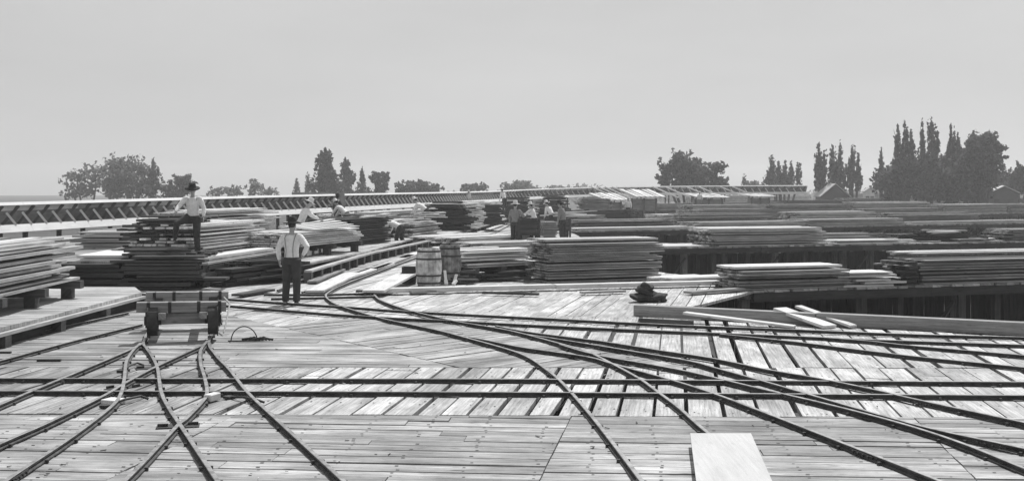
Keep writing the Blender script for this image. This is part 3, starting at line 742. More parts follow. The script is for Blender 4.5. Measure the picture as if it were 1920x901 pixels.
# dark wagon and crates in the centre background
def stake_wagon(label, px, py, w, h, d, mat):
    t = thing('stake_wagon', label, 'wagon', P(px, py), R(10), 'wagons in the centre background')
    m = MB()
    for k in range(6): m.box((0, 0, h * .45 + k * h * .09), (w, .04, h * .08)); m.box((0, d, h * .45 + k * h * .09), (w, .04, h * .08))
    m.box((0, d / 2, h * .41), (w, d, .06)); m.build('box', mat, t)
    for sx in (-1, 1):
        for yy in (0, d):
            m = MB(); m.box((sx * w * .45, yy - .05 if yy == 0 else yy + .05, h * .5), (.09, .07, h * .99)); m.build('stake', mat, t)
        for yy in (.15, d - .15):
            m = wheel_mesh(.22, .08); o = m.build('wheel', M_IRON, t); o.location = (sx * w * .36, yy, .245); o.rotation_euler = (0, R(90), 0)
    return t
stake_wagon('dark stake wagon in the alley below the men at centre', 992, 461, .95, 1.15, 1.4, W_DARK)
stake_wagon('greyer stake wagon right of the dark one behind the big square pile', 1046, 448, 1.3, 1.0, 1.6, W_POST)
q = P(1018, 452); pile('grey stack of short boards between the two wagons', q.x, q.y, 0, .7, 1.2, .9, 12, W_GREY, t=.06, rag=.1, group='piles beside the alley')
q = P(1078, 428); pile('small grey pile behind the wagons at the head of the third platform', q.x, q.y, 0, 1.9, 2, .8, 15, W_GREY, t=.07, rag=.2, group='piles beside the alley')
for (px, py, z, n, mt, hh, ang, sd, lab) in [
    (1072, 436, .8, 9, W_FRESH, .3, 20, 21, 'few pale boards tipped on the small grey pile behind the wagons'),
    (1112, 402, .9, 16, W_LUM, .7, 30, 22, 'loose heap of grey boards left of the bright covers'),
    (925, 402, 0.2, 16, W_FRESH, .6, 70, 23, 'pale tumbled boards where the alley meets the centre skyline'),
    (1015, 398, .3, 18, W_LUM, 1.0, 10, 24, 'tangled boards on the skyline behind the men at the wagons'),
    (985, 425, .0, 16, W_DARK, .6, 60, 25, 'dark tangle of boards left behind the dark wagon')]:
    q = P(px, py); heap(lab, q.x, q.y, z, 1.6, n, mt, hh, 2.6, seed=sd, ang=ang)

# ------------------------------------------------------------------ left docks
def dock(label, poly, z, ang, mat, face, blocks=1.1, group='low loading docks on the left'):
    """poly: outline; face: polyline of the exposed edge"""
    root = thing('loading_dock', label, 'dock', (0, 0, 0), 0, group)
    field('dock_boards', poly, ang, .26, .01, mat, z=z, length=(3, 5), parent=root)
    for i in range(len(face) - 1):
        a, b = Vector(face[i]).to_3d(), Vector(face[i + 1]).to_3d(); a.z = b.z = z - .06 - .03
        L = (b - a).length; uu = (b - a) / L
        m = MB(); m.beam(a, b, .2, .05); m.build('stringer', W_LUM, root)
        n = max(1, int(L / blocks)); nn = Vector((-uu.y, uu.x, 0))
        m = MB(); m.beam(a + nn * .09 - Vector((0, 0, .03 + (z - .12) / 2)), b + nn * .09 - Vector((0, 0, .03 + (z - .12) / 2)), .05, z - .12); m.build('shade_skirt', W_BLACK, root)  # dark strip added behind the edge to stand for shade under the dock
        if z > .25:
            for k in range(n + 1):
                p = a + uu * (L * (k + .02) / (n + .04)); m = MB(); h = z - .06 - .056
                m.box((p.x, p.y, h / 2), (.2, .2, h), Matrix.Rotation(math.atan2(uu.y, uu.x), 3, 'Z')); m.build('block', W_POST, root)
        else:
            for k in range(n + 1):
                p = a + uu * (L * k / n); m = MB(); h = z - .06 - .11
                m.box((p.x, p.y, h / 2), (.18, .22, h), Matrix.Rotation(math.atan2(uu.y, uu.x), 3, 'Z')); m.build('block', W_POST, root)
    return root
d1a, d1b = P(-300, 690, .30), P(266, 548, .30)
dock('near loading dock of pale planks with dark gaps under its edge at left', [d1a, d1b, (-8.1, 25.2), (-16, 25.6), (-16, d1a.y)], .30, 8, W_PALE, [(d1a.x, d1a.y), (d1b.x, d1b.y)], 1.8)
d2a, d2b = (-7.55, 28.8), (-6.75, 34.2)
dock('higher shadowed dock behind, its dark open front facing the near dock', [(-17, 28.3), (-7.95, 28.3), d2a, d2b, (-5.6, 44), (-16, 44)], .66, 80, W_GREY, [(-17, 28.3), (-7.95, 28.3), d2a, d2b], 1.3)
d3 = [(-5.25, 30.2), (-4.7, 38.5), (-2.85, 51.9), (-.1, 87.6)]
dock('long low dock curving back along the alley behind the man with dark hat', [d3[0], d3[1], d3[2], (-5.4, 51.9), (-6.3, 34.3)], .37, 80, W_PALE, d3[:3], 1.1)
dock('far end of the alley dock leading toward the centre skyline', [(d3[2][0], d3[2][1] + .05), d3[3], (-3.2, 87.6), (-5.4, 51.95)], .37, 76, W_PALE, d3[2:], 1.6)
# dark timbers added under the higher dock in place of its open, shaded underside
t = thing('shade_wall', 'dark timbers added to stand for shade under the higher dock', 'shade filler', (0, 0, 0))
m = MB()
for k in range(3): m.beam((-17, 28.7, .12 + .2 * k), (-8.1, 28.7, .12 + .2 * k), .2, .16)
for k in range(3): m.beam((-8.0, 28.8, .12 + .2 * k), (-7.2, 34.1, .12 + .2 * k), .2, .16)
m.build('shade_timbers', W_BLACK, t)

# piles on the left docks
GL = 'piles on the left docks'
a = P(0, 560, .62); 
def long_pile(label, x0, y0, x1, y1, z, W, H, mat, **kw):     # long face toward +x side; runs from (x0,y0) to (x1,y1)
    d = Vector((x1 - x0, y1 - y0)); n = d.length
    return pile(label, x0, y0, z, n, W, H, math.degrees(math.atan2(d.y, d.x)), mat, group=kw.pop('group', GL), **kw)
long_pile('large pile of long pale boards on trestles cut by the left edge', -8.22, 15.0, -8.42, 22.8, .302, 2.2, .84, W_LUM, t=.05, rag=.5, legs=.34, gap=.022)
def at(px, d, z): return (XD(px, d), d, z)
# dark ragged stack, end-on
x, y, _ = at(238, 31.0, 0)
pile('dark ragged stack seen end-on left of the man in white shirt on the dock', x, y, .66, 1.5, 3.5, 1.05, 4, W_DARK, t=.055, bw=.2, rag=.45, taper=.35, group=GL)
pile('dark bank of old timbers in front of the dock under the man in white shirt', XD(232, 27.9), 27.8, .0, 1.95, .5, .8, 3, W_DARK, t=.07, bw=.5, rag=.5, group=GL)
x, y, _ = at(318, 29.2, 0); pile('low dark stack of boards under the feet of the man on the dock', x, y, .66, .95, 2.0, .12, 6, W_BLACK, t=.05, bw=.2, rag=.2, group=GL)
x, y, _ = at(236, 28.4, 0); pile('dark lower shelf of boards in front of the ragged dark stack', x, y, .66, 1.6, 1.6, .24, 4, W_BLACK, t=.055, rag=.25, group=GL)
x, y, _ = at(148, 28.4, 0); pile('flat bright white board stack on the dock left of the dark one', x, y, .66, 1.2, 4.5, .10, 3, W_WHITE, t=.05, bw=4.5, rag=.1, group=GL)
x, y, _ = at(138, 34.0, 0); pile('pale grey stack behind the bright white one on the dock', x, y, .66, 1.6, 4.0, .50, 3, W_LUM, t=.05, rag=.15, group=GL)
x, y, _ = at(372, 31.0, 0); long_pile('long pile of light boards right of the man on the dock', x, y, x + .75, y + 4.6, .70, 1.8, .80, W_FRESH, t=.05, rag=.5, gap=.024)
x, y, _ = at(394, 36.5, 0); long_pile('higher pale pile just behind the long light one on the dock', x, y, x + 1.0, y + 5.4, .66, 1.8, 1.10, W_FRESH, t=.05, rag=.4, gap=.03)
x, y, _ = at(372, 28.6, 0); long_pile('thin white edge layer of boards on the dock lip by the man with dark hat', x, y, x + .78, y + 5.2, .665, .5, .05, W_WHITE, t=.045, bw=.5, rag=.2)
pile('dark timbers added as shade along the dock lip left of the man with dark hat', -7.45, 28.6, .0, 6.0, .7, .55, 81.5, W_BLACK, t=.1, rag=.4, group=GL)  # near-black pile added to darken the shaded space under the dock lip
pile('dark low timbers lying under the front of the higher dock by the near dock', XD(120, 27.9), 27.9, .0, 1.4, .3, .6, 1, W_BLACK, t=.1, rag=.2, group=GL)
pile('dark skewed timbers added for the shadowy refuse on the deck before the dock lip', -6.95, 28.6, .0, 3.6, .5, .42, 66, W_BLACK, t=.1, bw=.5, rag=.4, group=GL)  # near-black pile added to darken the deck where refuse lies in shadow
q = P(470, 528); heap('dark heap of broken boards under the dock lip left of the man with dark hat', q.x + .2, q.y, .0, 1.8, 44, W_BLACK, .5, 1.9, seed=8, ang=40)
q = P(400, 505, .3); heap('few pale offcuts on the dark heap under the dock lip', q.x, q.y, .35, .8, 5, W_FRESH, .08, .9, seed=9, ang=10, group='loose heaps of boards')
# alley dock: piles
x, y = XD(556, 34.0), 34.0
long_pile('pale pile on legs with a white slanted top right of the man with dark hat', x, y, x + 1.3, y + 4.4, .37, 1.7, .42, W_FRESH, t=.045, rag=.25, legs=.34, gap=.02)
t = thing('board_cover', 'white slanted loose boards lying over the pale pile on legs', 'board cover', (x + .35, y + 1.3, 1.17), R(62), 'sloping board covers in the distance')
m = MB()
for k in range(5): m.beam((-.1, .1 + .24 * k, .0 + .02 * k), (2.3, .15 + .24 * k, .05 + .05 * k), .22, .03)
m.build('roof_boards', W_WHITE, t)
x, y = XD(652, 41), 41
long_pile('dark long pile on the alley dock left of the stooping man', x, y, x + 1.1, y + 4.0, .39, 1.9, .98, W_BLACK, t=.06, rag=.3, gap=.02)
x, y = XD(662, 43), 43
heap('pale boards tipped over the top of the dark long pile', x + .5, y + 1.0, 1.30, .9, 10, W_FRESH, .14, 2.2, seed=12, ang=50)
x, y = XD(775, 49), 49
long_pile('grey pile with ragged top beside the stooping man', x, y, x + .9, y + 4.4, .39, 1.8, .72, W_LUM, t=.06, rag=.4, gap=.02)
x, y = XD(785, 50), 50
heap('light boards strewn on the grey pile beside the stooping man', x + .3, y + 1.2, 1.10, 1.0, 14, W_FRESH, .22, 2.4, seed=14, ang=60)
x, y = XD(815, 57), 57
pile('big dark mound-like stack in the middle of the alley dock', x - .5, y, .39, 2.5, 3.6, 1.4, 6, W_BLACK, t=.07, rag=.6, group='piles on the alley dock', taper=1.4)
x, y = XD(872, 58.5), 58.5
long_pile('tall light pile with stepped end right of the dark mound', x, y, x + .9, y + 4.6, .39, 1.5, 1.4, W_FRESH, t=.06, rag=.5, gap=.025)
x, y = XD(905, 66), 66
pile('dark short stack behind the tall light pile', x, y, .39, 1.1, 2.2, 1.1, 6, W_DARK, t=.07, rag=.3, group='piles on the alley dock')
x, y = XD(918, 72), 72
long_pile('rounded pale pile near the end of the alley dock', x, y, x + .7, y + 4.0, .39, 1.4, 1.3, W_FRESH, t=.07, rag=.5, gap=.025)
x, y = XD(945, 84), 84
pile('small dark pile at the very end of the alley dock', x, y, .05, 2.2, 2.2, 1.7, 4, W_DARK, t=.09, rag=.4, group='piles on the alley dock', taper=.7)
x, y = XD(1010, 92), 92
pile('dark mound of boards on the skyline behind the men at centre', x, y, .0, 2.4, 3, 1.9, 4, W_DARK, t=.09, rag=.5, group='piles in the centre background', taper=1.2)
x, y = XD(1092, 110), 110
pile('dim stack of boards left of the bright sloping covers', x, y, .0, 2.6, 3, 1.5, 4, W_GREY, t=.09, rag=.5, group='piles in the centre background')
x, y = XD(1110, 95), 95
pile('low grey stack between the third platform and the bright sloping covers', x, y, .0, 3.4, 2, .6, 8, W_LUM, t=.09, rag=.5, group='piles in the centre background')
# long low rows of pale lumber below the flume
x, y = XD(640, 64), 64
long_pile('long pale row of boards below the flume behind the alley dock', x, y, x + 4.5, y + 20, .5, 1.5, .55, W_FRESH, t=.06, rag=.6, gap=.03, single=True, group='piles below the flume')
x, y = XD(590, 52), 52
long_pile('pale flat row of boards behind the stooping men on the dock', x, y, x + 2.0, y + 9, .45, 1.6, .5, W_FRESH, t=.06, rag=.6, gap=.03, single=True, group='piles below the flume')
x, y = XD(20, 36), 36
long_pile('long grey row of boards between the left edge pile and the flume', x, y, x + 2.6, y + 9, .2, 1.6, .6, W_LUM, t=.06, rag=.5, gap=.03, single=True, group='piles below the flume')

# ------------------------------------------------------------------ the flume
FP = [(-22.0, 35, 1.82), (-19.6, 45, 1.87), (-14.9, 64, 2.0), (-10.2, 83, 2.08), (-6.3, 102, 2.12), (-2.2, 123, 2.18), (3.5, 137, 2.42), (12, 145, 2.66), (24, 149, 2.8), (38.6, 152, 2.88)]
path = smooth_path([Vector(p) for p in FP], 24)
# even spacing
ev = [path[0]]; step = .95
for i in range(len(path) - 1):
    a, b = path[i], path[i + 1]
    while (b - ev[-1]).length >= step and (ev[-1] - a).length < 1e6:
        dirv = b - ev[-1]
        if dirv.length < step: break
        ev.append(ev[-1] + dirv.normalized() * step)
fl = thing('lumber_flume', 'long raised timber flume with pale rim and strutted side running along the skyline', 'flume', (0, 0, 0))
def ribbon(name, pts, prof, mat, closed=True):
    K = len(prof); vs = []; uvp = []; m = MB()
    for i in range(len(pts) - 1):                     # a board per stretch keeps small joints
        if i % 4: continue
        j = min(i + 4, len(pts) - 1); a, b = pts[i], pts[j]
        tt = (b - a).normalized(); s = Vector((tt.y, -tt.x, 0)).normalized()
        vs = [p + s * x + Vector((0, 0, z)) for p in (a, b - tt * .012) for (x, z) in prof]
        fs = [(k, (k + 1) % K, K + (k + 1) % K, K + k) for k in range(K)] + [tuple(reversed(range(K))), tuple(range(K, 2 * K))]
        L = (b - a).length
        uv = [[(0, .2 * k), (0, .2 * k + .2), (L, .2 * k + .2), (L, .2 * k)] for k in range(K)] + [[(0, 0)] * K] * 2
        m.add(vs, fs, uv)
    return m.build(name, mat, fl)
# s axis points to the right (toward the yard)
ribbon('rim_board', ev, [(-.02, .01), (.10, .01), (.22, -.10), (.16, -.12), (-.02, -.05)], W_WHITE)
ribbon('side_board', ev, [(.04, -.085), (.09, -.105), (.01, -.32), (-.04, -.32)], W_LUM)
ribbon('trough_wall', ev, [(-.06, -.325), (-.01, -.325), (-.30, -.86), (-.35, -.86)], W_FLUME)
ribbon('trough_wall', ev, [(-1.2, -.05), (-1.15, -.05), (-.85, -.86), (-.90, -.86)], W_FLUME)
ribbon('trough_floor', ev, [(-.95, -.87), (-.28, -.87), (-.28, -.92), (-.95, -.92)], W_FLUME)
ribbon('walkway', ev, [(-.25, -.93), (.42, -.93), (.42, -.98), (-.25, -.98)], W_FRESH)
ribbon('walkway_fascia', ev, [(.40, -.86), (.45, -.84), (.66, -1.12), (.61, -1.14)], W_WHITE)
near = [i for i in range(1, len(ev) - 1)]
rest = {'strut': MB(), 'bracket': MB(), 'post': MB()}
for n, i in enumerate(near):
    p = ev[i]; tt = (ev[i + 1] - ev[i - 1]).normalized(); s = Vector((tt.y, -tt.x, 0)).normalized(); Z = Vector((0, 0, 1))
    ms = MB() if n < 95 else rest['strut']
    ms.beam(p + s * .46 - Z * .85 + tt * .12, p + s * .20 - Z * .38 - tt * .12, .085, .085)
    if n < 95: ms.build('strut', W_WHITE, fl)
    mb = MB() if n < 95 else rest['bracket']
    q = p + tt * .5
    mb.beam(q - s * .28 - Z * .84 - tt * .25, q + s * .14 - Z * .12 + tt * .2, .07, .13)
    if n < 95: mb.build('bracket', W_POST, fl)
    if i % 4 == 0:
        mp = MB() if n < 380 else rest['post']
        for xx in (.25, -.9):
            c = p + s * xx; top = p.z - .99 if xx > 0 else p.z - .93
            mp.beam((c.x, c.y, -2.6), (c.x, c.y, top), .16, .16)
        if n < 380: mp.build('post', W_POST, fl)
for k, mt in (('strut', W_FRESH), ('bracket', W_POST)):
    if rest[k].v: o = rest[k].build(k, mt, fl); o['kind'] = 'stuff'
# long sloping props leaning on the far stretch
for k, px in enumerate([1128, 1141, 1154, 1168, 1245, 1268, 1308, 1331, 1372, 1395]):
    d = 142; m = MB(); x = XD(px, d); z0 = ZD(350, d)
    m.beam((x - 1.2, d + 1, z0), (x + 1.6, d - 1, z0 - 1.3), .13, .13); tag(m.build('slanting_prop', W_FRESH), 'thin bright pole slanting down before the far stretch of flume', 'prop', 'slanting poles before the far flume')

# ------------------------------------------------------------------ sheds
def shed(label, px0, px1, pyt, pyb, d, roofmat, wallmat, ridge=True, group='small sheds at the skyline'):
    x0, x1 = XD(px0, d), XD(px1, d); zt, ze = ZD(pyt, d), ZD(pyb, d); W = x1 - x0
    root = thing('gabled_shed', label, 'shed', (x0, d, -2.6), 0, group)
    D = W * .8; h = ze + 2.6; r = zt + 2.6
    m = MB()
    vs = [(0, 0, 0), (W, 0, 0), (W, D, 0), (0, D, 0), (0, 0, h), (W, 0, h), (W, D, h), (0, D, h), (W / 2, 0, r - .1), (W / 2, D, r - .1)]
    m.add(vs, [(0, 1, 5, 8, 4), (2, 3, 7, 9, 6), (1, 2, 6, 5), (3, 0, 4, 7)]); m.build('wall', wallmat, root)
    for sx in (0, 1):
        e = (-.25, h - .08) if sx == 0 else (W + .25, h - .08)
        m = MB(); a, b = (e[0], e[1]), (W / 2, r)
        vs = [(a[0], -.3, a[1]), (b[0], -.3, b[1]), (b[0], D + .3, b[1]), (a[0], D + .3, a[1])]
        m.add(vs + [(v[0], v[1], v[2] + .1) for v in vs], [(0, 1, 2, 3), (4, 5, 6, 7), (0, 1, 5, 4), (1, 2, 6, 5), (2, 3, 7, 6), (3, 0, 4, 7)]); m.build('roof', roofmat, root)
    m = MB(); m.box((W * .5, -.03, 1.0), (W * .2, .05, 2.0)); m.build('door', W_BLACK, root)
    for xx in (.25, .75):
        m = MB(); m.box((W * xx, -.03, h * .72), (.7, .06, .8)); m.build('window', W_BLACK, root)
    m = MB(); m.box((W * .68, D * .5, r - .1), (.4, .4, 1.1)); m.build('chimney', W_POST, root)
    return root
shed('small gabled shed with one bright roof slope at the foot of the poplar row', 1540, 1592, 345, 368, 165, W_LUM, W_DARK)
shed('pale roofed shed at the right edge below the trees', 1856, 1908, 349, 361, 160, W_FRESH, W_POST)
shed('tiny white house in the gap between the poplar groups', 1622, 1640, 352, 359, 220, W_LUM, W_FRESH)
# dark lean-to beside the flume
sx, sd = XD(553, 74), 74
t = thing('lean_to', 'dark sloping lean-to roof in front of the flume below the tall poplar', 'lean-to', (sx, sd, 0), R(30))
m = MB()
for k in range(10): m.beam((.36 * k, 0, 1.28), (.36 * k + .5, 1.5, 2.16), .35, .05)
m.build('roof', W_DARK, t)
for xx in (.1, 1.7, 3.3):
    m = MB(); m.box((xx, .12, -.64), (.14, .14, 3.9)); m.build('post', W_DARK, t)
m = MB(); m.box((1.9, 1.2, .0), (3.4, .06, 2.6)); m.build('back_wall', W_DARK, t)

# ------------------------------------------------------------------ trees
def leaves(m, rnd, c, r, n, size, shape='ell'):
    for _ in range(n):
        while True:
            x, y, z = rnd.uniform(-1, 1), rnd.uniform(-1, 1), rnd.uniform(-1, 1)
            q = x * x + y * y + z * z
            if q < 1 and q > .12 * rnd.random(): break
        if shape == 'spindle':
            f = (z + 1) / 2; w = (sin(pi * min(1, f ** .55 * .97 + .03)) * .9 + .12) * (.75 + .35 * sin(z * 9 + c[0] * 3)); x *= w; y *= w
        p = Vector((c[0] + x * r[0], c[1] + y * r[1], c[2] + z * r[2]))
        s = size * rnd.uniform(.5, 1.4)
        a = Vector((rnd.gauss(0, 1), rnd.gauss(0, 1), rnd.gauss(0, 1))).normalized()
        b = a.cross(Vector((rnd.gauss(0, 1), rnd.gauss(0, 1), rnd.gauss(0, 1)))).normalized()
        if shape == 'spindle': a = (a + Vector((0, 0, 1.2))).normalized(); b = (b - a * b.dot(a)).normalized()
        m.add([p - a * s, p + b * s * .6, p + a * s, p - b * s * .6], [(0, 1, 2, 3)])
def tree(label, px, d, lobes, cat='tree', name='broad_tree', mat=None, size=.34, dens=1.0, group='trees on the skyline', seed=0):
    """lobes: (px centre, py top, py bottom, half width px, shape)"""
    rnd = random.Random(seed + px); mat = mat or M_LEAF; base = -2.6
    root = thing(name, label, cat, (XD(px, d), d, base), 0, group); x0 = XD(px, d); fat = 1.15
    m = MB(); mt = MB(); zmin = 99
    for (lx, yt, yb, hw, sh) in lobes:
        zt, zb, w = ZD(yt, d) - base, ZD(yb, d) - base, hw * d / F * fat; cx = XD(lx, d) - x0; zb = max(zb, .6)
        yo = rnd.uniform(-.6, .6) * w
        if sh == 's':
            vol = w * (zt - zb); n = int(vol * 80 * dens); H = zt - zb
            leaves(m, rnd, (cx, yo * .5, (zt + zb) / 2), (w * .62, w * .62, H / 2), int(n * .30), size, 'spindle')
            K = 22
            for k in range(K):                          # upright sprays whose tips break the outline
                f = rnd.uniform(.0, .72); env = w * (1 - f) ** .5; an = rnd.uniform(0, 2 * pi); q = rnd.uniform(.35, .95)
                sh = H * rnd.uniform(.13, .24) * (1 - .35 * f)
                leaves(m, rnd, (cx + cos(an) * env * q, yo * .5 + sin(an) * env * q, zb + H * f + sh * .8), (w * rnd.uniform(.16, .34), w * .25, sh * .8), int(n * .6 / K * (1.15 - f)), size * .9, 'spindle')
        else:
            rz = (zt - zb) / 2; n = int(w * rz * 60 * dens)
            for _ in range(max(5, int(9 * (w * rz) ** .35))):
                a = rnd.uniform(0, 2 * pi); q = rnd.uniform(.25, .85); e = rnd.uniform(-1, 1)
                cc = (cx + cos(a) * q * w * (1 - .3 * abs(e)), yo + sin(a) * q * w * .8, (zt + zb) / 2 + e * rz * .68)
                k = rnd.uniform(.26, .48)
                leaves(m, rnd, cc, (w * k, w * k, rz * k * .9), int(n * k * .42), size)
            for _ in range(14):                         # small outlying twigs of leaves
                a = rnd.uniform(0, 2 * pi); e = rnd.uniform(-.4, 1)
                cc = (cx + cos(a) * w * (1.02 - .45 * max(0, e) ** 2), yo + sin(a) * w * .8, (zt + zb) / 2 + e * rz * .98)
                leaves(m, rnd, cc, (w * .16, w * .16, rz * .17), int(n * .012) + 5, size * .9)
        mt.tube([(cx * .2, 0, 0), (cx * .6, yo * .3, zb * .55 + .3), (cx, yo * .6, zb + (zt - zb) * .35), (cx, yo, zb + (zt - zb) * .8)], [.28 + w * .03, .2, .13, .03], 7)
        for _ in range(5):
            f = rnd.uniform(.2, .7); zz = zb + (zt - zb) * f
            mt.tube([(cx, yo * .6, zz - .5), (cx + rnd.uniform(-.7, .7) * w, yo + rnd.uniform(-.5, .5) * w, zz + (zt - zb) * .18)], [.07, .02], 5)
    m.build('crown', mat, root); mt.build('trunk', M_BARK, root)
    return root
PP = 'poplar_tree'
# left pale group
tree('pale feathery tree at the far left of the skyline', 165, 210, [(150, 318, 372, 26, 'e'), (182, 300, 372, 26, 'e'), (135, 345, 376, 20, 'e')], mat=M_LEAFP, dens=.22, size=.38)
tree('broad haze-greyed tree in the left skyline group', 245, 205, [(240, 290, 375, 36, 'e'), (262, 305, 375, 30, 'e'), (215, 325, 375, 24, 'e')], mat=M_LEAFP, dens=.42, size=.36)
tree('narrow dark-topped tree right of the broad grey one', 287, 200, [(287, 295, 372, 13, 's'), (285, 330, 375, 24, 'e')], dens=.7)
tree('round dark tree behind the hat of the man on the dock', 340, 200, [(342, 327, 372, 22, 'e'), (330, 345, 375, 26, 'e')], dens=1.0)
for px, hw, yt, lab in [(405, 14, 350, 'low pale bush right of the man on the dock'), (440, 18, 345, 'larger low pale bush between the dock man and the tall poplar'), (475, 14, 336, 'spindly pale sapling on the skyline'), (505, 16, 350, 'faint low bush left of the thin saplings')]:
    tree(lab, px, 240, [(px, yt, 372, hw, 'e')], cat='bush', name='distant_bush', mat=M_LEAFP, dens=.6, group='bushes on the skyline')
tree('thin pale sapling left of the tall dark poplar', 556, 230, [(556, 330, 370, 6, 's')], name=PP, mat=M_LEAFP, dens=.8)
tree('second thin sapling close left of the tall dark poplar', 577, 230, [(577, 322, 370, 6, 's')], name=PP, mat=M_LEAFP, dens=.9)
tree('tall dark poplar standing alone over the flume left of centre', 610, 190, [(610, 274, 372, 17, 's'), (608, 288, 335, 13, 'e'), (613, 280, 312, 10, 'e'), (604, 325, 375, 24, 'e'), (624, 318, 345, 8, 'e'), (625, 338, 376, 22, 'e')], name=PP, dens=1.25)
tree('slim poplar right of the tall dark one', 647, 200, [(647, 293, 372, 11, 's'), (655, 322, 376, 15, 'e'), (647, 302, 340, 9, 'e')], name=PP, dens=1.0)
tree('thinnest dark poplar between the slim one and the knobby tree', 679, 205, [(679, 309, 372, 7, 's')], name=PP, dens=1.1)
tree('knobby open tree with a forked crown left of the low round bushes', 711, 195, [(703, 322, 345, 9, 'e'), (720, 321, 345, 9, 'e'), (712, 330, 376, 13, 'e'), (690, 347, 376, 22, 'e')], dens=1.0)
tree('long rounded dark bush along the flume rim left of centre', 785, 215, [(762, 340, 374, 20, 'e'), (783, 339, 374, 20, 'e'), (805, 342, 374, 22, 'e')], cat='bush', name='distant_bush', dens=1.2, group='bushes on the skyline')
tree('small rounded dark bush just left of centre', 892, 230, [(880, 344, 372, 14, 'e'), (898, 343, 372, 15, 'e')], cat='bush', name='distant_bush', dens=1.2, group='bushes on the skyline')
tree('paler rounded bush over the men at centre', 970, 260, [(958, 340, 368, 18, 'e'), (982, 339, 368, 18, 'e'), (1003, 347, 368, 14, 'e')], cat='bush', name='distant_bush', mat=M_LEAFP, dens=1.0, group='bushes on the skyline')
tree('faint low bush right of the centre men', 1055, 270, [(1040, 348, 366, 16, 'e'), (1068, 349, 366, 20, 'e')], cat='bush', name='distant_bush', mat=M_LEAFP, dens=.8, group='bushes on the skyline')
# right
tree('wide dark tree with a humped crown right of centre', 1295, 170, [(1247, 296, 350, 14, 'e'), (1275, 281, 358, 26, 'e'), (1298, 296, 358, 30, 'e'), (1330, 304, 345, 24, 'e'), (1346, 304, 325, 16, 'e'), (1262, 315, 360, 26, 'e'), (1320, 325, 360, 36, 'e'), (1352, 330, 356, 14, 'e')], dens=1.0, size=.32)
tree('small faint sapling between the wide tree and the plumed poplars', 1395, 230, [(1395, 324, 362, 6, 's'), (1412, 338, 362, 12, 'e')], name=PP, mat=M_LEAFP, dens=.8)
tree('plumed poplar clump with five feathery tips', 1468, 190, [(1447, 285, 362, 11, 's'), (1460, 302, 362, 9, 's'), (1472, 298, 362, 9, 's'), (1484, 300, 362, 9, 's'), (1496, 304, 362, 8, 's'), (1465, 320, 364, 30, 'e')], name=PP, dens=.75)
tree('tall feathery poplar at the left of the three by the gabled shed', 1537, 170, [(1535, 259, 360, 10, 's'), (1545, 276, 360, 9, 's'), (1535, 300, 362, 15, 's')], name=PP, dens=.85, size=.3)
tree('feathery double-tipped poplar in the middle of the three by the gabled shed', 1568, 170, [(1562, 266, 360, 9, 's'), (1575, 261, 360, 9, 's'), (1568, 295, 362, 18, 's')], name=PP, dens=.8, size=.3)
tree('rightmost feathery poplar of the three by the gabled shed', 1598, 170, [(1599, 265, 360, 9, 's'), (1609, 286, 360, 8, 's'), (1594, 296, 362, 17, 's')], name=PP, dens=.95, size=.3)
tree('small pointed poplar at the left foot of the big right group', 1654, 165, [(1652, 276, 358, 8, 's'), (1662, 305, 360, 18, 'e'), (1650, 325, 362, 16, 'e')], name=PP, dens=1.0, size=.3)
tree('tall dark poplar at the left of the big right group', 1695, 155, [(1695, 221, 355, 13, 's'), (1684, 230, 330, 9, 's'), (1708, 240, 340, 9, 's'), (1690, 270, 360, 17, 's'), (1690, 310, 366, 34, 'e'), (1705, 292, 366, 26, 'e'), (1672, 325, 380, 24, 'e')], name=PP, dens=1.05, size=.3)
tree('twin-tipped highest poplar of the big right group', 1738, 155, [(1729, 218, 350, 8, 's'), (1746, 215, 350, 11, 's'), (1755, 240, 340, 9, 's'), (1738, 280, 362, 20, 's'), (1738, 300, 366, 34, 'e'), (1745, 285, 366, 26, 'e'), (1730, 310, 385, 34, 'e')], name=PP, dens=1.1, size=.3)
tree('dark pointed poplar right of the twin-tipped one', 1782, 155, [(1783, 226, 350, 11, 's'), (1795, 245, 345, 10, 's'), (1780, 275, 362, 20, 's'), (1782, 300, 366, 34, 'e'), (1778, 278, 366, 28, 'e'), (1785, 310, 385, 34, 'e')], name=PP, dens=1.1, size=.3)
tree('massive broad dark tree with an overhanging right side', 1836, 150, [(1820, 248, 340, 24, 'e'), (1845, 247, 330, 26, 'e'), (1866, 268, 310, 15, 'e'), (1830, 290, 366, 36, 'e'), (1815, 280, 360, 28, 'e'), (1850, 280, 350, 22, 'e'), (1825, 300, 385, 40, 'e'), (1838, 262, 330, 30, 'e')], dens=1.15, size=.3)
tree('low dark tree at the right edge by the pale roofed shed', 1882, 170, [(1878, 310, 364, 18, 'e'), (1862, 325, 366, 16, 'e')], dens=1.2, size=.3)
tree('taller dark tree cut by the right edge', 1907, 165, [(1905, 297, 362, 12, 'e'), (1912, 310, 366, 20, 'e'), (1925, 320, 366, 18, 'e')], dens=1.2, size=.3)
# far wood closing the horizon
m = MB(); rnd = random.Random(2)
for k in range(900):
    x = rnd.uniform(-70, 330); d = rnd.uniform(420, 520)
    h = 3.2 + 2.2 * sin(x * .05) * sin(x * .013 + 1) + rnd.uniform(-1, 1.6)
    leaves(m, rnd, (x, d, -2.6 + h * .5), (3.5, 3, h * .62), 14, 1.1)
struct(m.build('distant_woods', M_LEAFP), 'stuff')['label'] = 'faint far wood along the horizon'

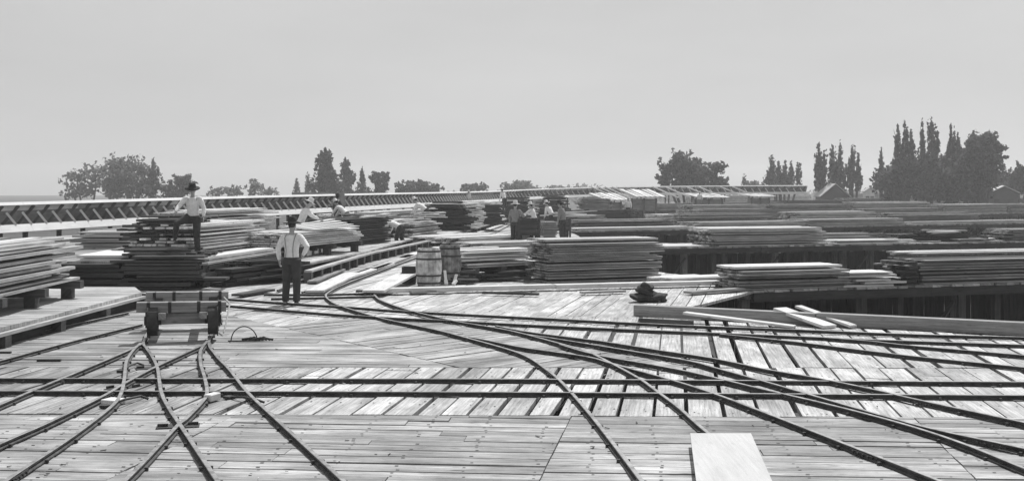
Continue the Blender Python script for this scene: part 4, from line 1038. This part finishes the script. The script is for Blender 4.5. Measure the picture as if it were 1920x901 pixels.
# ------------------------------------------------------------------ people
def remesh(mb, name, mat, parent, vox, smooth_it=4):
    o = mb.build(name, mat)
    r = o.modifiers.new('r', 'REMESH'); r.mode = 'VOXEL'; r.voxel_size = vox; r.use_smooth_shade = True
    s = o.modifiers.new('s', 'SMOOTH'); s.iterations = smooth_it; s.factor = .5
    dg = bpy.context.evaluated_depsgraph_get(); dg.update()
    me = bpy.data.meshes.new_from_object(o.evaluated_get(dg), depsgraph=dg)
    o.modifiers.clear(); old = o.data; o.data = me; bpy.data.meshes.remove(old)
    if not me.materials: me.materials.append(mat)
    o.parent = parent; return o
def person(label, loc, face, hat='dark', shirt=None, trousers=None, lean=0, armL=None, armR=None, legL=None, legR=None, scale=1.0, headdrop=0, group='men working in the yard', susp=False, detail=False):
    """local frame: +y forward, +x right.  arm*: (elbow, wrist) relative to the shoulder; leg*: (knee, ankle) relative to the hip"""
    shirt = shirt or M_SHIRT; trousers = trousers or M_TROUSER
    root = thing('person', label, 'person', loc, face, group); root.scale = (scale,) * 3
    L = R(lean); hipz = .90
    legL = legL or ((-.02, .02, -.42), (-.03, -.02, -.82)); legR = legR or ((.02, .02, -.42), (.03, -.02, -.82))
    drop = min(0.0, 0) 
    low = min(legL[1][2], legR[1][2]); hipz = .08 - low
    pel = Vector((0, 0, hipz))
    def sp(h, x=0, y=0):                       # a point h above the pelvis on the leaning spine
        return pel + Vector((x, h * sin(L) + y * cos(L), h * cos(L) - y * sin(L)))
    shR, shL = sp(.50, .185), sp(.50, -.185)
    armL = armL or ((-.06, -.02, -.28), (-.07, .05, -.52)); armR = armR or ((.06, -.02, -.28), (.07, .05, -.52))
    hip = {-1: pel + Vector((-.095, 0, -.02)), 1: pel + Vector((.095, 0, -.02))}
    legs = {-1: [hip[-1] + Vector(v) for v in legL], 1: [hip[1] + Vector(v) for v in legR]}
    arms = {-1: [shL] + [shL + Vector(v) for v in armL], 1: [shR] + [shR + Vector(v) for v in armR]}
    hd = R(lean * .6 + headdrop)
    nk = sp(.56); hc = nk + Vector((0, sin(hd) * .17 + .02, cos(hd) * .17))
    HM = Matrix.Rotation(-hd, 3, 'X')
    # body
    b = MB()
    b.tube([sp(-.06), sp(.05), sp(.2), sp(.38), sp(.5), sp(.54)], [(.13, .09), (.15, .10), (.13, .09), (.155, .10), (.14, .085), (.06, .06)], 14, side=(1, 0, 0))
    b.tube([sp(.50), nk, hc - Vector((0, .01, .03))], [.062, .055, .055], 10, side=(1, 0, 0))
    b.blob(hc, (.073, .095, .115), 16, 12, M=HM); b.blob(hc + HM @ Vector((0, .035, -.055)), (.055, .062, .065), 12, 8, M=HM)
    b.tube([hc + HM @ Vector((0, .088, .02)), hc + HM @ Vector((0, .113, -.022)), hc + HM @ Vector((0, .092, -.03))], [.010, .018, .012], 8)
    for sx in (-1, 1):
        b.blob(hc + HM @ Vector((sx * .077, -.005, -.01)), (.012, .022, .034), 8, 6, M=HM)
        b.blob(hc + HM @ Vector((0, .09, -.062)), (.024, .008, .006), 8, 5, M=HM)
        S_, E, Wr = arms[sx]
        b.tube([S_, (S_ + E) / 2, E, (E * 2 + Wr) / 3, Wr], [.05, .044, .037, .036, .026], 10)
        k, an = legs[sx]
        b.tube([hip[sx], (hip[sx] + k) / 2, k, (k * 2 + an) / 3, an], [.085, .072, .052, .05, .036], 12)
        # hand: palm, four fingers and a thumb
        dr = (Wr - E).normalized(); fw = Vector((0, 1, 0)); sd = dr.cross(fw)
        sd = sd.normalized() if sd.length > .1 else Vector((1, 0, 0)); pn = sd.cross(dr).normalized()
        palm = Wr + dr * .05
        b.tube([Wr, palm, Wr + dr * .095], [(.024, .02), (.018, .038), (.016, .038)], 10, side=sd)
        for q, ln in ((-.029, .062), (-.0098, .075), (.0098, .08), (.029, .07)):
            s0 = Wr + dr * .085 + pn * q
            b.tube([s0, s0 + dr * ln * .5 - sd * .006 * sx, s0 + dr * ln * .85 - sd * .028 * sx], [.0105, .0095, .008], 6)
        b.tube([Wr + dr * .03 + pn * .03, Wr + dr * .065 + pn * .062, Wr + dr * .095 + pn * .066], [.013, .011, .009], 6)
    remesh(b, 'body', M_SKIN, root, .011 if detail else .016, 3)
    # shirt
    c = MB()
    c.tube([sp(-.04), sp(.06), sp(.2), sp(.36), sp(.47), sp(.535)], [(.152, .115), (.155, .122), (.152, .115), (.178, .125), (.162, .11), (.072, .072)], 16, side=(1, 0, 0))
    for sx in (-1, 1):
        S_, E, Wr = arms[sx]
        c.blob(S_ - Vector((sx * .03, 0, .01)), (.078, .075, .07), 12, 8)
        c.tube([S_ - Vector((sx * .02, 0, 0)), S_ * .55 + E * .45, E, E * .5 + Wr * .5, E * .1 + Wr * .9], [.074, .068, .06, .052, .04], 12)
    remesh(c, 'shirt', shirt, root, .014, 4)
    # trousers
    c = MB()
    c.tube([sp(.06), sp(0), sp(-.09)], [(.170, .13), (.176, .138), (.155, .118)], 16, side=(1, 0, 0))
    for sx in (-1, 1):
        k, an = legs[sx]; h = hip[sx]
        c.tube([h + Vector((0, 0, .03)), (h + k) / 2, k, (k + an) / 2, an + Vector((0, 0, .01))], [.115, .102, .086, .079, .076], 14)
        m = MB()
        m.tube([an + Vector((0, -.05, -.04)), an + Vector((0, .02, -.035)), an + Vector((0, .12, -.055)), an + Vector((0, .2, -.06))], [(.038, .038), (.042, .045), (.044, .026), (.03, .018)], 10, side=(1, 0, 0))
        m.tube([an + Vector((0, -.005, .06)), an + Vector((0, -.01, -.05))], [.05, .047], 10)
        m.build('boot', M_LEATHER, root, smooth=True)
    remesh(c, 'trousers', trousers, root, .014, 4)
    # hair and hat
    h = MB(); h.blob(hc + HM @ Vector((0, -.018, .022)), (.080, .092, .108), 16, 10, M=HM); h.build('hair', M_HATD, root, smooth=True)
    if hat:
        h = MB(); mt = M_HATD if hat == 'dark' else M_HATL
        h.lathe([(.001, .135), (.05, .14), (.082, .125), (.094, .05), (.098, .0), (.19, -.018), (.192, -.006), (.10, .014)], 28, hc + HM @ Vector((0, -.01, .05)), M=HM)
        h.build('hat', mt, root, smooth=True)
    if susp:
        h = MB()
        for sx in (-1, 1):
            h.tube([sp(.06, sx * .085, -.132), sp(.22, sx * .075, -.124), sp(.36, sx * .09, -.132), sp(.47, sx * .11, -.112), sp(.545, sx * .11, -.02), sp(.47, sx * .11, .12)], [(.009, .003)] * 6, 8, side=(1, 0, 0))
        h.build('braces', M_GREYCLOTH, root)
    return root
# the man in front: hands on hips, seen from behind
person('man in dark hat seen from behind, hand on hip, on the near deck', P(547, 570.5), R(-12), 'dark', susp=True, detail=True,
       armL=((-.09, -.08, -.27), (-.10, .02, -.52)), armR=((.21, -.12, -.21), (.05, .04, -.41)),
       legL=((-.03, .02, -.44), (-.04, -.02, -.86)), legR=((.02, .0, -.44), (.03, -.04, -.86)), headdrop=4, scale=.985)
# man on the dock: one foot on the dark stack
x, y, _ = at(362, 29.6, 0)
person('man in white shirt with one leg raised on the dark stack on the dock', (x, y, .77), R(190), 'dark', lean=12, headdrop=12, susp=True,
       armR=((.16, .12, -.22), (.22, .30, -.36)), armL=((-.10, .04, -.27), (-.10, .16, -.50)),
       legR=((.30, .18, -.14), (.34, .12, -.50)), legL=((.0, .02, -.44), (-.02, -.03, -.87)), scale=.97)
x, y, _ = at(562, 37.2, 0)
person('man in pale hat leaning over boards behind the man with dark hat', (x, y, .38), R(-75), 'straw', lean=22, headdrop=16, armL=((-.1, .2, -.2), (-.1, .4, -.3)), armR=((.1, .2, -.2), (.1, .4, -.3)))
q = P(752, 468)
person('stooping man in white shirt picking up boards at the alley dock', q, R(65), 'straw', lean=68, headdrop=10, armL=((-.06, .12, -.26), (-.04, .22, -.50)), armR=((.06, .12, -.26), (.04, .25, -.48)),
       legL=((-.04, .14, -.40), (-.06, .05, -.80)), legR=((.06, .06, -.42), (.10, -.16, -.80)))
x, y, _ = at(633, 55, 0); person('dark-clothed man standing behind the dark long pile', (x, y, .38), R(-40), 'dark', shirt=M_TROUSER)
x, y, _ = at(650, 52, 0); person('man in white shirt bending right of the dark-clothed one', (x, y, .38), R(70), 'straw', lean=50, armL=((-.05, .15, -.25), (-.04, .3, -.45)), armR=((.05, .15, -.25), (.04, .3, -.45)))
x, y, _ = at(800, 55, 0); person('man in white shirt bending over the light boards on the grey pile', (x, y, .5), R(80), 'straw', lean=55, armL=((-.05, .15, -.25), (-.04, .3, -.45)), armR=((.05, .15, -.25), (.04, .3, -.45)))
q = P(966, 461); person('man in pale hat standing just left of the dark wagon', q, R(-30), 'straw', shirt=M_GREYCLOTH, scale=1.06, armR=((.12, .15, -.22), (.05, .36, -.2)))
q = P(1003, 446); person('man in white shirt leaning right behind the dark wagon', q, R(60), 'straw', lean=20, armL=((-.1, .2, -.2), (-.1, .4, -.25)), armR=((.1, .2, -.2), (.1, .4, -.22)))
q = P(1056, 455); person('tall man in dark hat and dark trousers by the grey wagon', q, R(60), 'dark', shirt=M_GREYCLOTH, lean=10, headdrop=8, scale=1.06)
q = P(1036, 436); person('man in white shirt bent forward between the two wagons', q, R(50), 'straw', lean=35, scale=1.05)
x, y, _ = at(1178, 92, 0); person('man in white shirt on the fourth platform below the bright covers', (x, y, .0), R(150), 'straw', scale=1.0)
x, y, _ = at(1312, 125, 0); person('pale-clothed man far off right of the bright covers', (x, y, .35), R(170), 'straw', trousers=M_GREYCLOTH)
x, y, _ = at(946, 80, 0); person('man in white shirt on the small dark pile near the centre skyline', (x, y, .9), R(40), 'straw', lean=25, scale=.9)
x, y, _ = at(853, 110, 0); person('left of two small figures walking before the far flume', (x, y, .5), R(40), 'straw', lean=10)
x, y, _ = at(877, 112, 0); person('right of two small figures walking before the far flume', (x, y, .5), R(-30), 'straw', lean=15)

# ------------------------------------------------------------------ light, sky, camera
EL, AZ = R(55), R(20)                       # azimuth: to the right of the view direction (+y), sun beyond the yard
to_sun = Vector((sin(AZ) * cos(EL), cos(AZ) * cos(EL), sin(EL)))
sl = bpy.data.lights.new('sun', 'SUN'); sl.energy = 4.8; sl.angle = R(.6); sl.color = (1, 1, 1)
so = bpy.data.objects.new('sun', sl); COL.objects.link(so); so.rotation_euler = (-to_sun).to_track_quat('-Z', 'Y').to_euler()
w = bpy.data.worlds.new('World'); S.world = w; w.use_nodes = True
nt = w.node_tree; bg = nt.nodes['Background']
sk = nt.nodes.new('ShaderNodeTexSky'); sk.sky_type = 'NISHITA'; sk.sun_disc = False
sk.sun_elevation = EL; sk.sun_rotation = AZ; sk.dust_density = 1.5; sk.air_density = 1.0; sk.ozone_density = 1.0
bw = nt.nodes.new('ShaderNodeRGBToBW'); nt.links.new(sk.outputs[0], bw.inputs[0])
veil = nt.nodes.new('ShaderNodeMix'); veil.data_type = 'FLOAT'     # thin bright haze over the whole sky
veil.inputs['Factor'].default_value = .88; veil.inputs['B'].default_value = 4.9
gc = nt.nodes.new('ShaderNodeTexCoord'); cm = nt.nodes.new('ShaderNodeMapping'); cm.inputs['Scale'].default_value = (2.2, 2.2, 9); nt.links.new(gc.outputs['Generated'], cm.inputs[0])
cn = nt.nodes.new('ShaderNodeTexNoise'); cn.inputs['Scale'].default_value = 1.6; cn.inputs['Detail'].default_value = 6; nt.links.new(cm.outputs[0], cn.inputs['Vector'])
cr = nt.nodes.new('ShaderNodeMapRange'); cr.inputs[1].default_value = .35; cr.inputs[2].default_value = .7; cr.inputs[3].default_value = 5.05; cr.inputs[4].default_value = 5.6
nt.links.new(cn.outputs[0], cr.inputs[0]); nt.links.new(cr.outputs[0], veil.inputs['B'])      # faint uneven cloud
nt.links.new(bw.outputs[0], veil.inputs['A']); nt.links.new(veil.outputs[0], bg.inputs[0]); bg.inputs[1].default_value = .11
m = MB(); m.box((0, 420, 8.2), (1440, 1040, 23.6)); hz = m.build('haze', bpy.data.materials.new('air')); hz['kind'] = 'stuff'; hz['label'] = 'thin pale summer haze over the yard'
am = hz.data.materials[0]; am.use_nodes = True; an = am.node_tree; an.nodes.remove(an.nodes['Principled BSDF'])
pv = an.nodes.new('ShaderNodeVolumePrincipled'); pv.inputs['Density'].default_value = .0009; pv.inputs['Color'].default_value = (.99, .99, .99, 1); pv.inputs['Anisotropy'].default_value = .45
an.links.new(pv.outputs[0], an.nodes['Material Output'].inputs['Volume'])

cam = bpy.data.cameras.new('camera'); co = bpy.data.objects.new('camera', cam); COL.objects.link(co)
co.location = (0, 0, CAMZ); co.rotation_euler = (R(90), 0, 0)
cam.sensor_width = 36; cam.lens = 36 * F / 1920; cam.shift_y = -(450.5 - HZ) / 1920; cam.clip_end = 6000; cam.clip_start = .05
S.camera = co
S.view_settings.view_transform = 'Standard'; S.view_settings.look = 'None'; S.view_settings.exposure = 0.0; S.view_settings.gamma = 1
S.render.film_transparent = False
